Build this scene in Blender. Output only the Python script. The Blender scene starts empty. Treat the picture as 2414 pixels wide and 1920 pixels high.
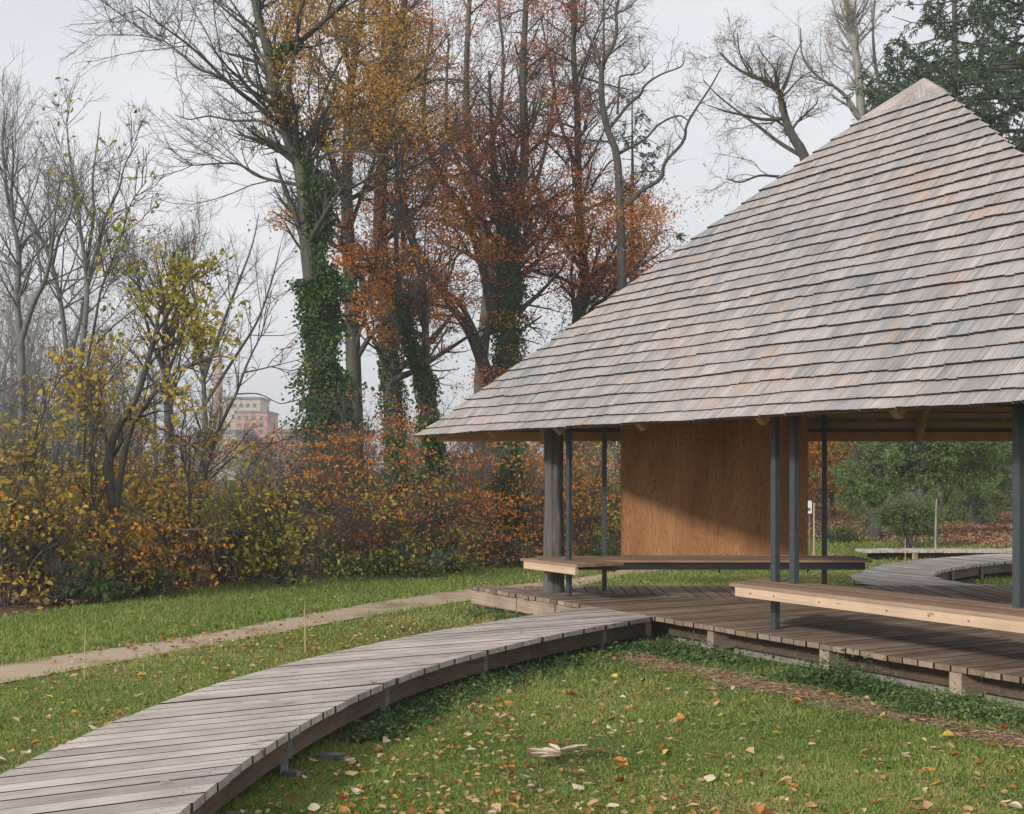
import bpy, math, random
import numpy as np
from mathutils import Matrix, Vector

# ------------------------------------------------------------------ camera, world, sun, exposure
SC = bpy.context.scene
COL = SC.collection
EYE = 1.85                                   # eye height above the lawn
F, CX, CY = 3000.0, 1207.0, 1112.0           # lens of the photograph in its own pixels, horizon line
cam_d = bpy.data.cameras.new('camera')
cam = bpy.data.objects.new('camera', cam_d)
COL.objects.link(cam)
cam.location = (0, 0, EYE)
cam.rotation_euler = (math.radians(90), 0, 0)
cam_d.sensor_width = 36.0
cam_d.lens = F / 2414.0 * 36.0
cam_d.shift_y = (CY - 960.0) / 2414.0
cam_d.clip_start = 0.1
cam_d.clip_end = 3000
SC.camera = cam
SC.view_settings.view_transform = 'Standard'
SC.view_settings.look = 'None'
SC.view_settings.exposure = 0.6
SC.view_settings.gamma = 1.0
SC.cycles.max_bounces = 8
SC.cycles.transparent_max_bounces = 8

sun_dir = Vector((-1.62, -1.72, 1.0)).normalized()      # towards the sun: low, from the left behind the camera
SUN_EL = math.asin(sun_dir.z)
SUN_AZ = math.atan2(sun_dir.x, sun_dir.y)
wd = bpy.data.worlds.new('World')
SC.world = wd
wd.use_nodes = True
nt = wd.node_tree
nt.nodes.clear()
o = nt.nodes.new('ShaderNodeOutputWorld')
bg = nt.nodes.new('ShaderNodeBackground')
bg.inputs['Strength'].default_value = 0.12
sky = nt.nodes.new('ShaderNodeTexSky')
sky.sky_type = 'NISHITA'
sky.sun_disc = False
sky.sun_elevation = SUN_EL
sky.sun_rotation = SUN_AZ
tc = nt.nodes.new('ShaderNodeTexCoord')
mp = nt.nodes.new('ShaderNodeMapping')
mp.inputs['Scale'].default_value = (1.0, 1.0, 2.2)
nz = nt.nodes.new('ShaderNodeTexNoise')
nz.inputs['Scale'].default_value = 2.1
nz.inputs['Detail'].default_value = 5.0
nz.inputs['Roughness'].default_value = 0.5
rp = nt.nodes.new('ShaderNodeValToRGB')                 # thin high cloud, pale grey to white
rp.color_ramp.elements[0].position = 0.36
rp.color_ramp.elements[0].color = (4.2, 4.4, 4.65, 1)
rp.color_ramp.elements[1].position = 0.66
rp.color_ramp.elements[1].color = (5.4, 5.3, 5.4, 1)
mx = nt.nodes.new('ShaderNodeMix')
mx.data_type = 'RGBA'
mx.inputs['Factor'].default_value = 0.93
nt.links.new(tc.outputs['Generated'], mp.inputs['Vector'])
nt.links.new(mp.outputs['Vector'], nz.inputs['Vector'])
nt.links.new(nz.outputs['Fac'], rp.inputs['Fac'])
nt.links.new(sky.outputs['Color'], mx.inputs['A'])
nt.links.new(rp.outputs['Color'], mx.inputs['B'])
nt.links.new(mx.outputs['Result'], bg.inputs['Color'])
nt.links.new(bg.outputs['Background'], o.inputs['Surface'])

sl = bpy.data.lights.new('sun', 'SUN')
sl.energy = 2.3
sl.angle = math.radians(5.0)
sl.color = (1.0, 0.93, 0.84)
so = bpy.data.objects.new('sun', sl)
COL.objects.link(so)
so.location = (-20, -20, 20)
so.rotation_euler = sun_dir.to_track_quat('Z', 'Y').to_euler()

# ------------------------------------------------------------------ helpers
rng = np.random.default_rng(11)
random.seed(5)


def at(x, y, Z):
    """photograph pixel at real depth Z -> point of the place"""
    return np.array([(x - CX) / F * Z, Z, EYE + (CY - y) / F * Z])


def atD(x, y, Z):
    return at(x * 1.1197, y * 1.1197, Z)


def G(x, y, z=0.0):
    """point of the horizontal level z seen at a photograph pixel"""
    Z = F * (EYE - z) / (y - CY)
    return np.array([(x - CX) / F * Z, Z])


def tag(o, label=None, cat=None, group=None, kind=None):
    if label: o['label'] = label
    if cat: o['category'] = cat
    if group: o['group'] = group
    if kind: o['kind'] = kind
    return o


def thing(name, loc, label, cat, group=None):
    o = bpy.data.objects.new(name, None)
    o.empty_display_size = 0.2
    COL.objects.link(o)
    o.location = loc
    return tag(o, label, cat, group)


def adopt(o, parent):
    o.parent = parent
    w = Vector((0, 0, 0))
    p = parent
    while p is not None:
        w += p.location
        p = p.parent
    o.matrix_parent_inverse = Matrix.Translation(-w) if parent.parent is None else Matrix.Identity(4)
    return o


def quads(name, V, Q, mat, parent=None, tint=None, gc=None, smooth=False):
    """one mesh object out of (n,3) points and (m,4) faces"""
    V = np.asarray(V, dtype=np.float32).reshape(-1, 3)
    Q = np.asarray(Q, dtype=np.int32).reshape(-1, 4)
    me = bpy.data.meshes.new(name)
    me.vertices.add(len(V))
    me.vertices.foreach_set('co', V.ravel())
    me.loops.add(Q.size)
    me.loops.foreach_set('vertex_index', Q.ravel())
    me.polygons.add(len(Q))
    me.polygons.foreach_set('loop_start', np.arange(0, Q.size, 4, dtype=np.int32))
    me.polygons.foreach_set('use_smooth', np.full(len(Q), bool(smooth)))
    if tint is not None:
        a = me.attributes.new('tint', 'FLOAT', 'POINT')
        a.data.foreach_set('value', np.asarray(tint, dtype=np.float32).ravel())
    if gc is not None:
        a = me.attributes.new('gc', 'FLOAT_VECTOR', 'POINT')
        a.data.foreach_set('vector', np.asarray(gc, dtype=np.float32).ravel())
    me.update(calc_edges=True)
    me.validate()
    if mat: me.materials.append(mat)
    o = bpy.data.objects.new(name, me)
    COL.objects.link(o)
    if parent is not None: adopt(o, parent)
    return o


def prism(name, poly, z0, z1, mat, parent=None, along=(1, 0), tint=None, side=None):
    """board: flat polygon (x,y) raised from z0 to z1, with wood grain along a direction"""
    n = len(poly)
    P = np.asarray(poly, float)
    a = P[:, 0] * (np.roll(P[:, 1], -1)) - np.roll(P[:, 0], -1) * P[:, 1]
    if a.sum() < 0: P = P[::-1]
    V = np.vstack([np.c_[P, np.full(n, z0)], np.c_[P, np.full(n, z1)]])
    fs = [list(range(n - 1, -1, -1)), list(range(n, 2 * n))]
    fs += [[i, (i + 1) % n, n + (i + 1) % n, n + i] for i in range(n)]
    me = bpy.data.meshes.new(name)
    me.from_pydata(V.tolist(), [], fs)
    d = np.array(along, float)
    d /= np.linalg.norm(d)
    r = rng.random()
    gc = np.c_[V[:, :2] @ d, V[:, :2] @ np.array([-d[1], d[0]]) + V[:, 2] * 0.7, np.full(2 * n, r * 40)]
    at_ = me.attributes.new('gc', 'FLOAT_VECTOR', 'POINT')
    at_.data.foreach_set('vector', gc.astype(np.float32).ravel())
    at_ = me.attributes.new('tint', 'FLOAT', 'POINT')
    at_.data.foreach_set('value', np.full(2 * n, r if tint is None else tint, dtype=np.float32))
    me.materials.append(mat)
    if side:                                  # long sides: darker faces along the gaps
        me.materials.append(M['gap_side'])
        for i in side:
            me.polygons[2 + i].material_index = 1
    o = bpy.data.objects.new(name, me)
    COL.objects.link(o)
    if parent is not None: adopt(o, parent)
    return o


def beam(name, a, b, w, h, mat, parent=None, tint=None):
    """square timber or bar from a to b (3D centre line), w wide, h deep"""
    a, b = np.array(a, float), np.array(b, float)
    d = (b - a)
    L = np.linalg.norm(d)
    d = d / L
    ref = np.array([0, 0, 1.0]) if abs(d[2]) < 0.9 else np.array([0.5, -0.866, 0])
    u = np.cross(d, ref); u /= np.linalg.norm(u)
    v = np.cross(u, d)
    V = []
    for p in (a, b):
        for su, sv in ((-1, -1), (1, -1), (1, 1), (-1, 1)):
            V.append(p + u * su * w / 2 + v * sv * h / 2)
    V = np.array(V)
    Q = [[0, 3, 2, 1], [4, 5, 6, 7], [0, 1, 5, 4], [1, 2, 6, 5], [2, 3, 7, 6], [3, 0, 4, 7]]
    Q = [q[::-1] for q in Q]
    r = rng.random()
    gc = np.c_[(V - a) @ d, (V - a) @ u + (V - a) @ v, np.full(8, r * 40)]
    return quads(name, V, Q, mat, parent, np.full(8, r if tint is None else tint), gc)


def tubes(P, R, sides):
    """(N,K,3) centre lines with (N,K) radii -> vertices and faces"""
    N, K, _ = P.shape
    T = np.gradient(P, axis=1)
    T /= np.linalg.norm(T, axis=2, keepdims=True) + 1e-9
    m = T.mean(axis=1)
    ref = np.where(np.abs(m[:, 2:3]) > 0.8, np.array([[1.0, 0.13, 0]]), np.array([[0.1, 0, 1.0]]))
    U = np.cross(T, ref[:, None, :])
    U /= np.linalg.norm(U, axis=2, keepdims=True) + 1e-9
    W = np.cross(T, U)
    th = np.arange(sides) / sides * 2 * np.pi
    ring = P[:, :, None, :] + R[:, :, None, None] * (np.cos(th)[None, None, :, None] * U[:, :, None, :]
                                                     + np.sin(th)[None, None, :, None] * W[:, :, None, :])
    V = ring.reshape(-1, 3)
    base = (np.arange(N) * K * sides)[:, None, None] + (np.arange(K - 1) * sides)[None, :, None]
    i = np.arange(sides)[None, None, :]
    j = (np.arange(sides) + 1)[None, None, :] % sides
    Q = np.stack([base + i, base + j, base + sides + j, base + sides + i], axis=-1).reshape(-1, 4)
    return V, Q


def leaf_cards(pos, length, width, nrm_up=0.3, droop=0.3, fold=0.25, g=None, dirs=None, rnd=False):
    """small folded leaves: base, two shoulders and a tip each"""
    g = g or rng
    M = len(pos)
    if dirs is None:
        d = g.normal(size=(M, 3))
        d[:, 2] = d[:, 2] * 0.6 - droop
    else:
        d = dirs
    d = d / (np.linalg.norm(d, axis=1, keepdims=True) + 1e-9)
    up = g.normal(size=(M, 3)) + np.array([0, 0, nrm_up * 3])
    s = np.cross(d, up)
    s /= np.linalg.norm(s, axis=1, keepdims=True) + 1e-9
    n = np.cross(s, d)
    L = (length * (0.6 + 0.8 * g.random(M)))[:, None]
    Wd = (width * (0.6 + 0.8 * g.random(M)))[:, None]
    b = pos
    m = pos + d * L * 0.45 + n * L * 0.06
    t = pos + d * L - n * L * fold * 0.5
    if rnd:                                   # rounder leaf: two shoulders a side
        a1, a2 = pos + d * L * 0.25, pos + d * L * 0.68
        e1, e2 = s * Wd * 0.46, s * Wd * 0.44
        V = np.stack([b, a1 + e1 + n * Wd * fold, a2 + e2 + n * Wd * fold * 0.8, t, a2 - e2 + n * Wd * fold * 0.8, a1 - e1 + n * Wd * fold], axis=1).reshape(-1, 3)
        i6 = np.arange(M)[:, None] * 6
        Q = np.concatenate([i6 + np.array([[0, 1, 2, 3]]), i6 + np.array([[3, 4, 5, 0]])], axis=1).reshape(-1, 4)
        return V, Q
    V = np.stack([b, m + s * Wd / 2 + n * Wd * fold, t, m - s * Wd / 2 + n * Wd * fold], axis=1).reshape(-1, 3)
    Q = np.arange(M * 4, dtype=np.int32).reshape(-1, 4)
    return V, Q


# ------------------------------------------------------------------ materials
def newmat(name):
    m = bpy.data.materials.new(name)
    m.use_nodes = True
    t = m.node_tree
    b = t.nodes['Principled BSDF']
    return m, t, b


def N(t, kind, **kw):
    n = t.nodes.new(kind)
    for k, v in kw.items():
        if hasattr(n, k) and k not in n.inputs:
            setattr(n, k, v)
        else:
            n.inputs[k].default_value = v
    return n


def ramp(t, fac, stops):
    r = t.nodes.new('ShaderNodeValToRGB')
    el = r.color_ramp.elements
    while len(el) < len(stops): el.new(0.5)
    for e, (p, c) in zip(el, stops):
        e.position = p
        e.color = (*c, 1) if len(c) == 3 else c
    t.links.new(fac, r.inputs['Fac'])
    return r.outputs['Color']


def mixc(t, fac, a, b, mode='MIX'):
    m = t.nodes.new('ShaderNodeMix')
    m.data_type = 'RGBA'
    m.blend_type = mode
    for sock, v in (('Factor', fac), ('A', a), ('B', b)):
        if hasattr(v, 'links') or isinstance(v, bpy.types.NodeSocket):
            t.links.new(v, m.inputs[sock])
        else:
            m.inputs[sock].default_value = v if sock == 'Factor' else (*v, 1)
    return m.outputs['Result']


def attr(t, name, out):
    a = t.nodes.new('ShaderNodeAttribute')
    a.attribute_name = name
    return a.outputs[out]


def bump(t, b, h, strength, dist=0.01):
    bp = N(t, 'ShaderNodeBump', Strength=strength, Distance=dist)
    t.links.new(h, bp.inputs['Height'])
    t.links.new(bp.outputs['Normal'], b.inputs['Normal'])


def wood(name, stops, grain=0.35, rough=0.8, gscale=(1.2, 46, 1), knots=0.0, dirt=0.25, bstr=0.35, streak=0.0):
    """sawn timber: per-piece colour from 'tint', long grain streaks and stains along 'gc'"""
    m, t, b = newmat(name)
    gcv = attr(t, 'gc', 'Vector')
    mpn = N(t, 'ShaderNodeMapping')
    mpn.inputs['Scale'].default_value = gscale
    t.links.new(gcv, mpn.inputs['Vector'])
    n1 = N(t, 'ShaderNodeTexNoise', Scale=1.0, Detail=5.0, Roughness=0.6)
    t.links.new(mpn.outputs['Vector'], n1.inputs['Vector'])
    n2 = N(t, 'ShaderNodeTexNoise', Scale=1.7, Detail=4.0, Roughness=0.6)
    t.links.new(gcv, n2.inputs['Vector'])
    base = ramp(t, attr(t, 'tint', 'Fac'), stops)
    g1 = ramp(t, n1.outputs['Fac'], [(0.3, (1 - grain,) * 3), (0.7, (1 + grain * 0.35,) * 3)])
    c = mixc(t, 1.0, base, g1, 'MULTIPLY')
    g2 = ramp(t, n2.outputs['Fac'], [(0.35, (1 - dirt,) * 3), (0.62, (1.06,) * 3)])
    c = mixc(t, 1.0, c, g2, 'MULTIPLY')
    if streak:                                # long stains running down the slope across many courses
        sm = N(t, 'ShaderNodeMapping')
        sm.inputs['Scale'].default_value = (0.35, 3.2, 0.0)
        t.links.new(gcv, sm.inputs['Vector'])
        sn = N(t, 'ShaderNodeTexNoise', Scale=1.0, Detail=5.0, Roughness=0.6)
        t.links.new(sm.outputs['Vector'], sn.inputs['Vector'])
        c = mixc(t, 1.0, c, ramp(t, sn.outputs['Fac'], [(0.3, (1 - streak, 1 - streak * 0.9, 1 - streak * 0.85)), (0.65, (1.05, 1.04, 1.03))]), 'MULTIPLY')
    if knots:
        vm = N(t, 'ShaderNodeMapping')
        vm.inputs['Scale'].default_value = (2.2, 6.5, 1.0)
        t.links.new(gcv, vm.inputs['Vector'])
        vo = N(t, 'ShaderNodeTexVoronoi', Scale=1.0)
        t.links.new(vm.outputs['Vector'], vo.inputs['Vector'])
        kf = ramp(t, vo.outputs['Distance'], [(0.0, (1, 1, 1)), (0.07, (0.7, 0.7, 0.7)), (0.13, (0, 0, 0))])
        c = mixc(t, kf, c, (0.22 * knots, 0.09 * knots, 0.03 * knots))
    t.links.new(c, b.inputs['Base Color'])
    b.inputs['Roughness'].default_value = rough
    b.inputs['Specular IOR Level'].default_value = 0.25
    bump(t, b, n1.outputs['Fac'], bstr, 0.004)
    return m


def leafmat(name, stops, trans=0.35, rough=0.6):
    m, t, b = newmat(name)
    c = ramp(t, attr(t, 'tint', 'Fac'), stops)
    t.links.new(c, b.inputs['Base Color'])
    b.inputs['Roughness'].default_value = rough
    b.inputs['Specular IOR Level'].default_value = 0.2
    tr = N(t, 'ShaderNodeBsdfTranslucent')
    t.links.new(c, tr.inputs['Color'])
    ms = N(t, 'ShaderNodeMixShader', Fac=trans)
    t.links.new(b.outputs['BSDF'], ms.inputs[1])
    t.links.new(tr.outputs['BSDF'], ms.inputs[2])
    t.links.new(ms.outputs['Shader'], t.nodes['Material Output'].inputs['Surface'])
    return m


def noisemat(name, stops, scale=8.0, detail=6.0, rough=0.9, bstr=0.3, bdist=0.02, stretch=(1, 1, 1), second=None):
    m, t, b = newmat(name)
    tcn = N(t, 'ShaderNodeTexCoord')
    mpn = N(t, 'ShaderNodeMapping')
    mpn.inputs['Scale'].default_value = stretch
    t.links.new(tcn.outputs['Object'], mpn.inputs['Vector'])
    n1 = N(t, 'ShaderNodeTexNoise', Scale=scale, Detail=detail, Roughness=0.62)
    t.links.new(mpn.outputs['Vector'], n1.inputs['Vector'])
    c = ramp(t, n1.outputs['Fac'], stops)
    if second:
        n2 = N(t, 'ShaderNodeTexNoise', Scale=second[0], Detail=4.0, Roughness=0.55)
        t.links.new(mpn.outputs['Vector'], n2.inputs['Vector'])
        f = ramp(t, n2.outputs['Fac'], [(second[1], (0, 0, 0)), (second[2], (1, 1, 1))])
        c = mixc(t, f, c, second[3])
    t.links.new(c, b.inputs['Base Color'])
    b.inputs['Roughness'].default_value = rough
    b.inputs['Specular IOR Level'].default_value = 0.2
    bump(t, b, n1.outputs['Fac'], bstr, bdist)
    return m


M = {}
M['shingle'] = wood('shingle wood', [(0.0, (0.297, 0.304, 0.309)), (0.25, (0.381, 0.364, 0.359)), (0.55, (0.436, 0.397, 0.381)),
                                     (0.8, (0.463, 0.408, 0.381)), (0.93, (0.474, 0.391, 0.342)), (1.0, (0.474, 0.342, 0.254))],
                    grain=0.42, gscale=(2.2, 75, 1), dirt=0.22, streak=0.17)
M['butt_shade'] = wood('shadow-dark end grain', [(0, (0.035, 0.028, 0.023)), (1, (0.055, 0.044, 0.036))])  # shingle butt faces near black: course shadow lines put into the colour
M['shake_base'] = wood('roof boarding', [(0, (0.16, 0.12, 0.09)), (1, (0.2, 0.15, 0.11))])
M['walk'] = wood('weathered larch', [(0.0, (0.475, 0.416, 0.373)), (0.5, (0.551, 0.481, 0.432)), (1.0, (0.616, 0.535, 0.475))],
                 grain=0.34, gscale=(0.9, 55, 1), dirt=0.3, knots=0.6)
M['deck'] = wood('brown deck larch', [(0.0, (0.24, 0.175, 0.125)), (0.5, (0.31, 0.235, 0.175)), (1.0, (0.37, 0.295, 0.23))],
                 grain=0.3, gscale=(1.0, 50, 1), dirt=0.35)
M['gap_side'] = wood('dark board side', [(0, (0.05, 0.042, 0.036)), (1, (0.075, 0.062, 0.052))])
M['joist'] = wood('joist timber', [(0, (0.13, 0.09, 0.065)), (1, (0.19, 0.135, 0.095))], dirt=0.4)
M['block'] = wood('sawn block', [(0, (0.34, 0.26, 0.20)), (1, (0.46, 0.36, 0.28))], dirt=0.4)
M['fascia'] = wood('fresh spruce', [(0, (0.57, 0.41, 0.285)), (1, (0.64, 0.47, 0.34))], grain=0.16, gscale=(1.0, 38, 1), knots=1.0, dirt=0.12)
M['bench'] = wood('bench slat larch', [(0, (0.27, 0.175, 0.12)), (1, (0.36, 0.245, 0.175))], grain=0.25, dirt=0.2)
M['rafter'] = wood('rafter spruce', [(0, (0.50, 0.31, 0.155)), (1, (0.58, 0.37, 0.19))], grain=0.15, dirt=0.15)
M['stake'] = wood('raw stake', [(0, (0.5, 0.36, 0.22)), (1, (0.6, 0.45, 0.3))])

# plywood with flowing cathedral grain
m, t, b = newmat('plywood')
gcv = attr(t, 'gc', 'Vector')
mpn = N(t, 'ShaderNodeMapping'); mpn.inputs['Scale'].default_value = (0.55, 2.6, 1)
t.links.new(gcv, mpn.inputs['Vector'])
n0 = N(t, 'ShaderNodeTexNoise', Scale=1.15, Detail=2.5, Roughness=0.5)
t.links.new(mpn.outputs['Vector'], n0.inputs['Vector'])
mul = N(t, 'ShaderNodeMath', operation='MULTIPLY'); mul.inputs[1].default_value = 26.0
t.links.new(n0.outputs['Fac'], mul.inputs[0])
fr = N(t, 'ShaderNodeMath', operation='FRACT')
t.links.new(mul.outputs[0], fr.inputs[0])
rings = ramp(t, fr.outputs[0], [(0.0, (0.88,) * 3), (0.55, (1.04,) * 3), (0.85, (0.92,) * 3), (1.0, (0.52,) * 3)])
mp2 = N(t, 'ShaderNodeMapping'); mp2.inputs['Scale'].default_value = (2, 60, 1)
t.links.new(gcv, mp2.inputs['Vector'])
n1 = N(t, 'ShaderNodeTexNoise', Scale=1.0, Detail=4.0)
t.links.new(mp2.outputs['Vector'], n1.inputs['Vector'])
fine = ramp(t, n1.outputs['Fac'], [(0.3, (0.82,) * 3), (0.7, (1.08,) * 3)])
mp3 = N(t, 'ShaderNodeMapping'); mp3.inputs['Scale'].default_value = (0.4, 2.2, 1)
t.links.new(gcv, mp3.inputs['Vector'])
n3 = N(t, 'ShaderNodeTexNoise', Scale=1.6, Detail=2.0)
t.links.new(mp3.outputs['Vector'], n3.inputs['Vector'])
tone = ramp(t, n3.outputs['Fac'], [(0.3, (0.32, 0.15, 0.06)), (0.7, (0.45, 0.235, 0.10))])
c = mixc(t, 1.0, tone, rings, 'MULTIPLY')
c = mixc(t, 1.0, c, fine, 'MULTIPLY')
vm = N(t, 'ShaderNodeMapping'); vm.inputs['Scale'].default_value = (1.6, 3.1, 1)
t.links.new(gcv, vm.inputs['Vector'])
vo = N(t, 'ShaderNodeTexVoronoi', Scale=1.0)
t.links.new(vm.outputs['Vector'], vo.inputs['Vector'])
kf = ramp(t, vo.outputs['Distance'], [(0.0, (1,) * 3), (0.035, (0.9,) * 3), (0.055, (0,) * 3)])
c = mixc(t, kf, c, (0.06, 0.02, 0.01))
t.links.new(c, b.inputs['Base Color'])
b.inputs['Roughness'].default_value = 0.65
b.inputs['Specular IOR Level'].default_value = 0.3
bump(t, b, n1.outputs['Fac'], 0.15, 0.002)
M['ply'] = m

M['steel'] = noisemat('blue grey painted steel', [(0.3, (0.05, 0.064, 0.07)), (0.7, (0.075, 0.094, 0.101))], scale=30, rough=0.42, bstr=0.05)
M['steel'].node_tree.nodes['Principled BSDF'].inputs['Metallic'].default_value = 0.25
M['steel'].node_tree.nodes['Principled BSDF'].inputs['Specular IOR Level'].default_value = 0.5
M['dark_steel'] = noisemat('black steel', [(0.3, (0.02, 0.02, 0.022)), (0.7, (0.035, 0.035, 0.037))], scale=30, rough=0.5, bstr=0.05)
M['zinc'] = noisemat('galvanised steel', [(0.3, (0.13, 0.14, 0.14)), (0.7, (0.21, 0.22, 0.22))], scale=40, rough=0.5, bstr=0.05)
M['concrete'] = noisemat('concrete', [(0.3, (0.18, 0.175, 0.16)), (0.7, (0.27, 0.26, 0.24))], scale=9, bstr=0.15, bdist=0.01)
M['stone'] = noisemat('slate stone', [(0.3, (0.08, 0.082, 0.082)), (0.7, (0.17, 0.172, 0.17))], scale=12, bstr=0.3)
M['column'] = noisemat('debarked grey trunk', [(0.28, (0.05, 0.047, 0.043)), (0.5, (0.11, 0.103, 0.095)), (0.72, (0.17, 0.16, 0.148))], scale=2.2,
                       stretch=(14, 14, 1.0), bstr=0.8, bdist=0.012)
M['bark'] = noisemat('grey bark', [(0.3, (0.045, 0.045, 0.04)), (0.7, (0.12, 0.118, 0.106))], scale=3.5, stretch=(4, 4, 1), bstr=0.6, bdist=0.03,
                     second=(0.7, 0.5, 0.7, (0.10, 0.115, 0.06)))
M['bark_dark'] = noisemat('dark bark', [(0.3, (0.05, 0.046, 0.04)), (0.7, (0.12, 0.112, 0.098))], scale=4, stretch=(4, 4, 1), bstr=0.5)
M['bark_pale'] = noisemat('pale bark', [(0.3, (0.15, 0.145, 0.125)), (0.7, (0.36, 0.35, 0.31))], scale=3, stretch=(4, 4, 1), bstr=0.3)
M['bark_grey'] = noisemat('pale grey bark', [(0.3, (0.10, 0.102, 0.098)), (0.7, (0.20, 0.203, 0.195))], scale=3.5, stretch=(4, 4, 1), bstr=0.3)
M['twig_far'] = noisemat('far grey twigs', [(0.3, (0.15, 0.148, 0.14)), (0.7, (0.23, 0.226, 0.215))], scale=2, bstr=0.0)
M['twig_grey'] = noisemat('grey brown twigs', [(0.3, (0.075, 0.072, 0.06)), (0.7, (0.14, 0.135, 0.113))], scale=2, bstr=0.0)
M['grass_ground'] = noisemat('lawn soil and moss', [(0.3, (0.055, 0.07, 0.018)), (0.52, (0.12, 0.14, 0.034)), (0.75, (0.18, 0.19, 0.055))], scale=14, detail=10,
                             bstr=0.6, bdist=0.03, second=(0.45, 0.46, 0.68, (0.115, 0.11, 0.035)))
M['litter'] = noisemat('leaf litter', [(0.3, (0.045, 0.03, 0.018)), (0.5, (0.12, 0.07, 0.035)), (0.7, (0.26, 0.14, 0.07))], scale=9, detail=10, bstr=0.8, bdist=0.05)
M['gravel'] = noisemat('fine gravel', [(0.3, (0.29, 0.215, 0.135)), (0.5, (0.42, 0.335, 0.23)), (0.72, (0.51, 0.43, 0.32))], scale=60, detail=8, bstr=0.5, bdist=0.01,
                       second=(1.4, 0.5, 0.75, (0.20, 0.165, 0.07)))
M['soil'] = noisemat('damp soil', [(0.3, (0.03, 0.022, 0.015)), (0.7, (0.09, 0.065, 0.045))], scale=20, bstr=0.5)
M['brick'] = noisemat('pale brick', [(0.3, (0.44, 0.23, 0.165)), (0.7, (0.52, 0.29, 0.21))], scale=2, bstr=0.0)
M['brick_red'] = noisemat('red brick', [(0.3, (0.36, 0.17, 0.12)), (0.7, (0.44, 0.22, 0.16))], scale=2, bstr=0.0)
M['render_wall'] = noisemat('cream render', [(0.3, (0.42, 0.37, 0.27)), (0.7, (0.50, 0.45, 0.34))], scale=1, bstr=0.0)
M['glass_dark'] = noisemat('dark window', [(0.3, (0.10, 0.11, 0.12)), (0.7, (0.15, 0.16, 0.17))], scale=1, rough=0.2, bstr=0.0)
M['slate'] = noisemat('grey roof', [(0.3, (0.14, 0.15, 0.16)), (0.7, (0.2, 0.21, 0.22))], scale=1, bstr=0.0)
M['white'] = noisemat('white sheet', [(0.3, (0.62, 0.64, 0.66)), (0.7, (0.7, 0.72, 0.74))], scale=5, rough=0.5, bstr=0.0)
M['red_paint'] = noisemat('dark red paint', [(0.3, (0.14, 0.03, 0.025)), (0.7, (0.2, 0.045, 0.035))], scale=5, rough=0.5, bstr=0.0)

M['blade'] = leafmat('grass blades', [(0.0, (0.108, 0.189, 0.040)), (0.4, (0.234, 0.329, 0.072)), (0.72, (0.365, 0.427, 0.120)), (0.9, (0.490, 0.443, 0.170)), (1.0, (0.570, 0.454, 0.240))], 0.48)
M['weed'] = leafmat('weed leaves', [(0.0, (0.045, 0.089, 0.033)), (0.6, (0.105, 0.178, 0.059)), (1.0, (0.208, 0.283, 0.111))], 0.3)
M['ivy'] = leafmat('ivy leaves', [(0.0, (0.029, 0.072, 0.022)), (0.6, (0.064, 0.135, 0.035)), (0.93, (0.135, 0.208, 0.047)), (1.0, (0.319, 0.319, 0.079))], 0.2, 0.4)
M['ochre'] = leafmat('ochre leaves', [(0.0, (0.229, 0.122, 0.032)), (0.35, (0.486, 0.272, 0.057)), (0.75, (0.686, 0.400, 0.086)), (1.0, (0.786, 0.515, 0.114))], 0.42)
M['orange'] = leafmat('orange beech leaves', [(0.0, (0.322, 0.105, 0.031)), (0.4, (0.716, 0.238, 0.043)), (0.8, (0.800, 0.360, 0.061)), (1.0, (0.800, 0.530, 0.092))], 0.42)
M['russet'] = leafmat('russet leaves', [(0.0, (0.215, 0.077, 0.042)), (0.5, (0.500, 0.164, 0.067)), (1.0, (0.800, 0.307, 0.095))], 0.35)
M['yellow'] = leafmat('yellow leaves', [(0.0, (0.24, 0.19, 0.04)), (0.35, (0.46, 0.34, 0.06)), (0.75, (0.62, 0.45, 0.08)), (1.0, (0.68, 0.46, 0.09))], 0.45)
M['olive'] = leafmat('olive yellow leaves', [(0.0, (0.143, 0.169, 0.033)), (0.4, (0.312, 0.286, 0.052)), (0.8, (0.520, 0.429, 0.078)), (1.0, (0.650, 0.520, 0.091))], 0.42)
M['conifer'] = leafmat('spruce needles', [(0.0, (0.021, 0.048, 0.027)), (0.6, (0.053, 0.105, 0.048)), (1.0, (0.112, 0.188, 0.068))], 0.15, 0.5)
M['yew'] = leafmat('yew needles', [(0.0, (0.065, 0.119, 0.042)), (0.6, (0.154, 0.249, 0.074)), (1.0, (0.282, 0.404, 0.114))], 0.2, 0.5)
M['brown_leaf'] = leafmat('fallen brown leaves', [(0.0, (0.121, 0.061, 0.034)), (0.5, (0.324, 0.169, 0.095)), (1.0, (0.540, 0.338, 0.216))], 0.15)
M['litter_leaf'] = leafmat('small fallen leaves', [(0.0, (0.22, 0.07, 0.03)), (0.3, (0.42, 0.18, 0.05)), (0.55, (0.44, 0.30, 0.13)), (0.8, (0.50, 0.39, 0.22)), (1.0, (0.58, 0.50, 0.34))], 0.2)
M['straw'] = leafmat('straw mulch', [(0.0, (0.2, 0.13, 0.075)), (0.6, (0.38, 0.26, 0.16)), (1.0, (0.52, 0.38, 0.26))], 0.1)
for nm, col in (('leaf_cream', (0.58, 0.50, 0.36)), ('leaf_tan', (0.5, 0.33, 0.17)), ('leaf_orange', (0.5, 0.22, 0.05)), ('leaf_red', (0.3, 0.075, 0.03)), ('leaf_yellow', (0.6, 0.45, 0.09))):
    M[nm] = noisemat(nm.replace('_', ' '), [(0.3, tuple(v * 0.72 for v in col)), (0.7, col)], scale=24, rough=0.7, bstr=0.2, bdist=0.004)

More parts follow.
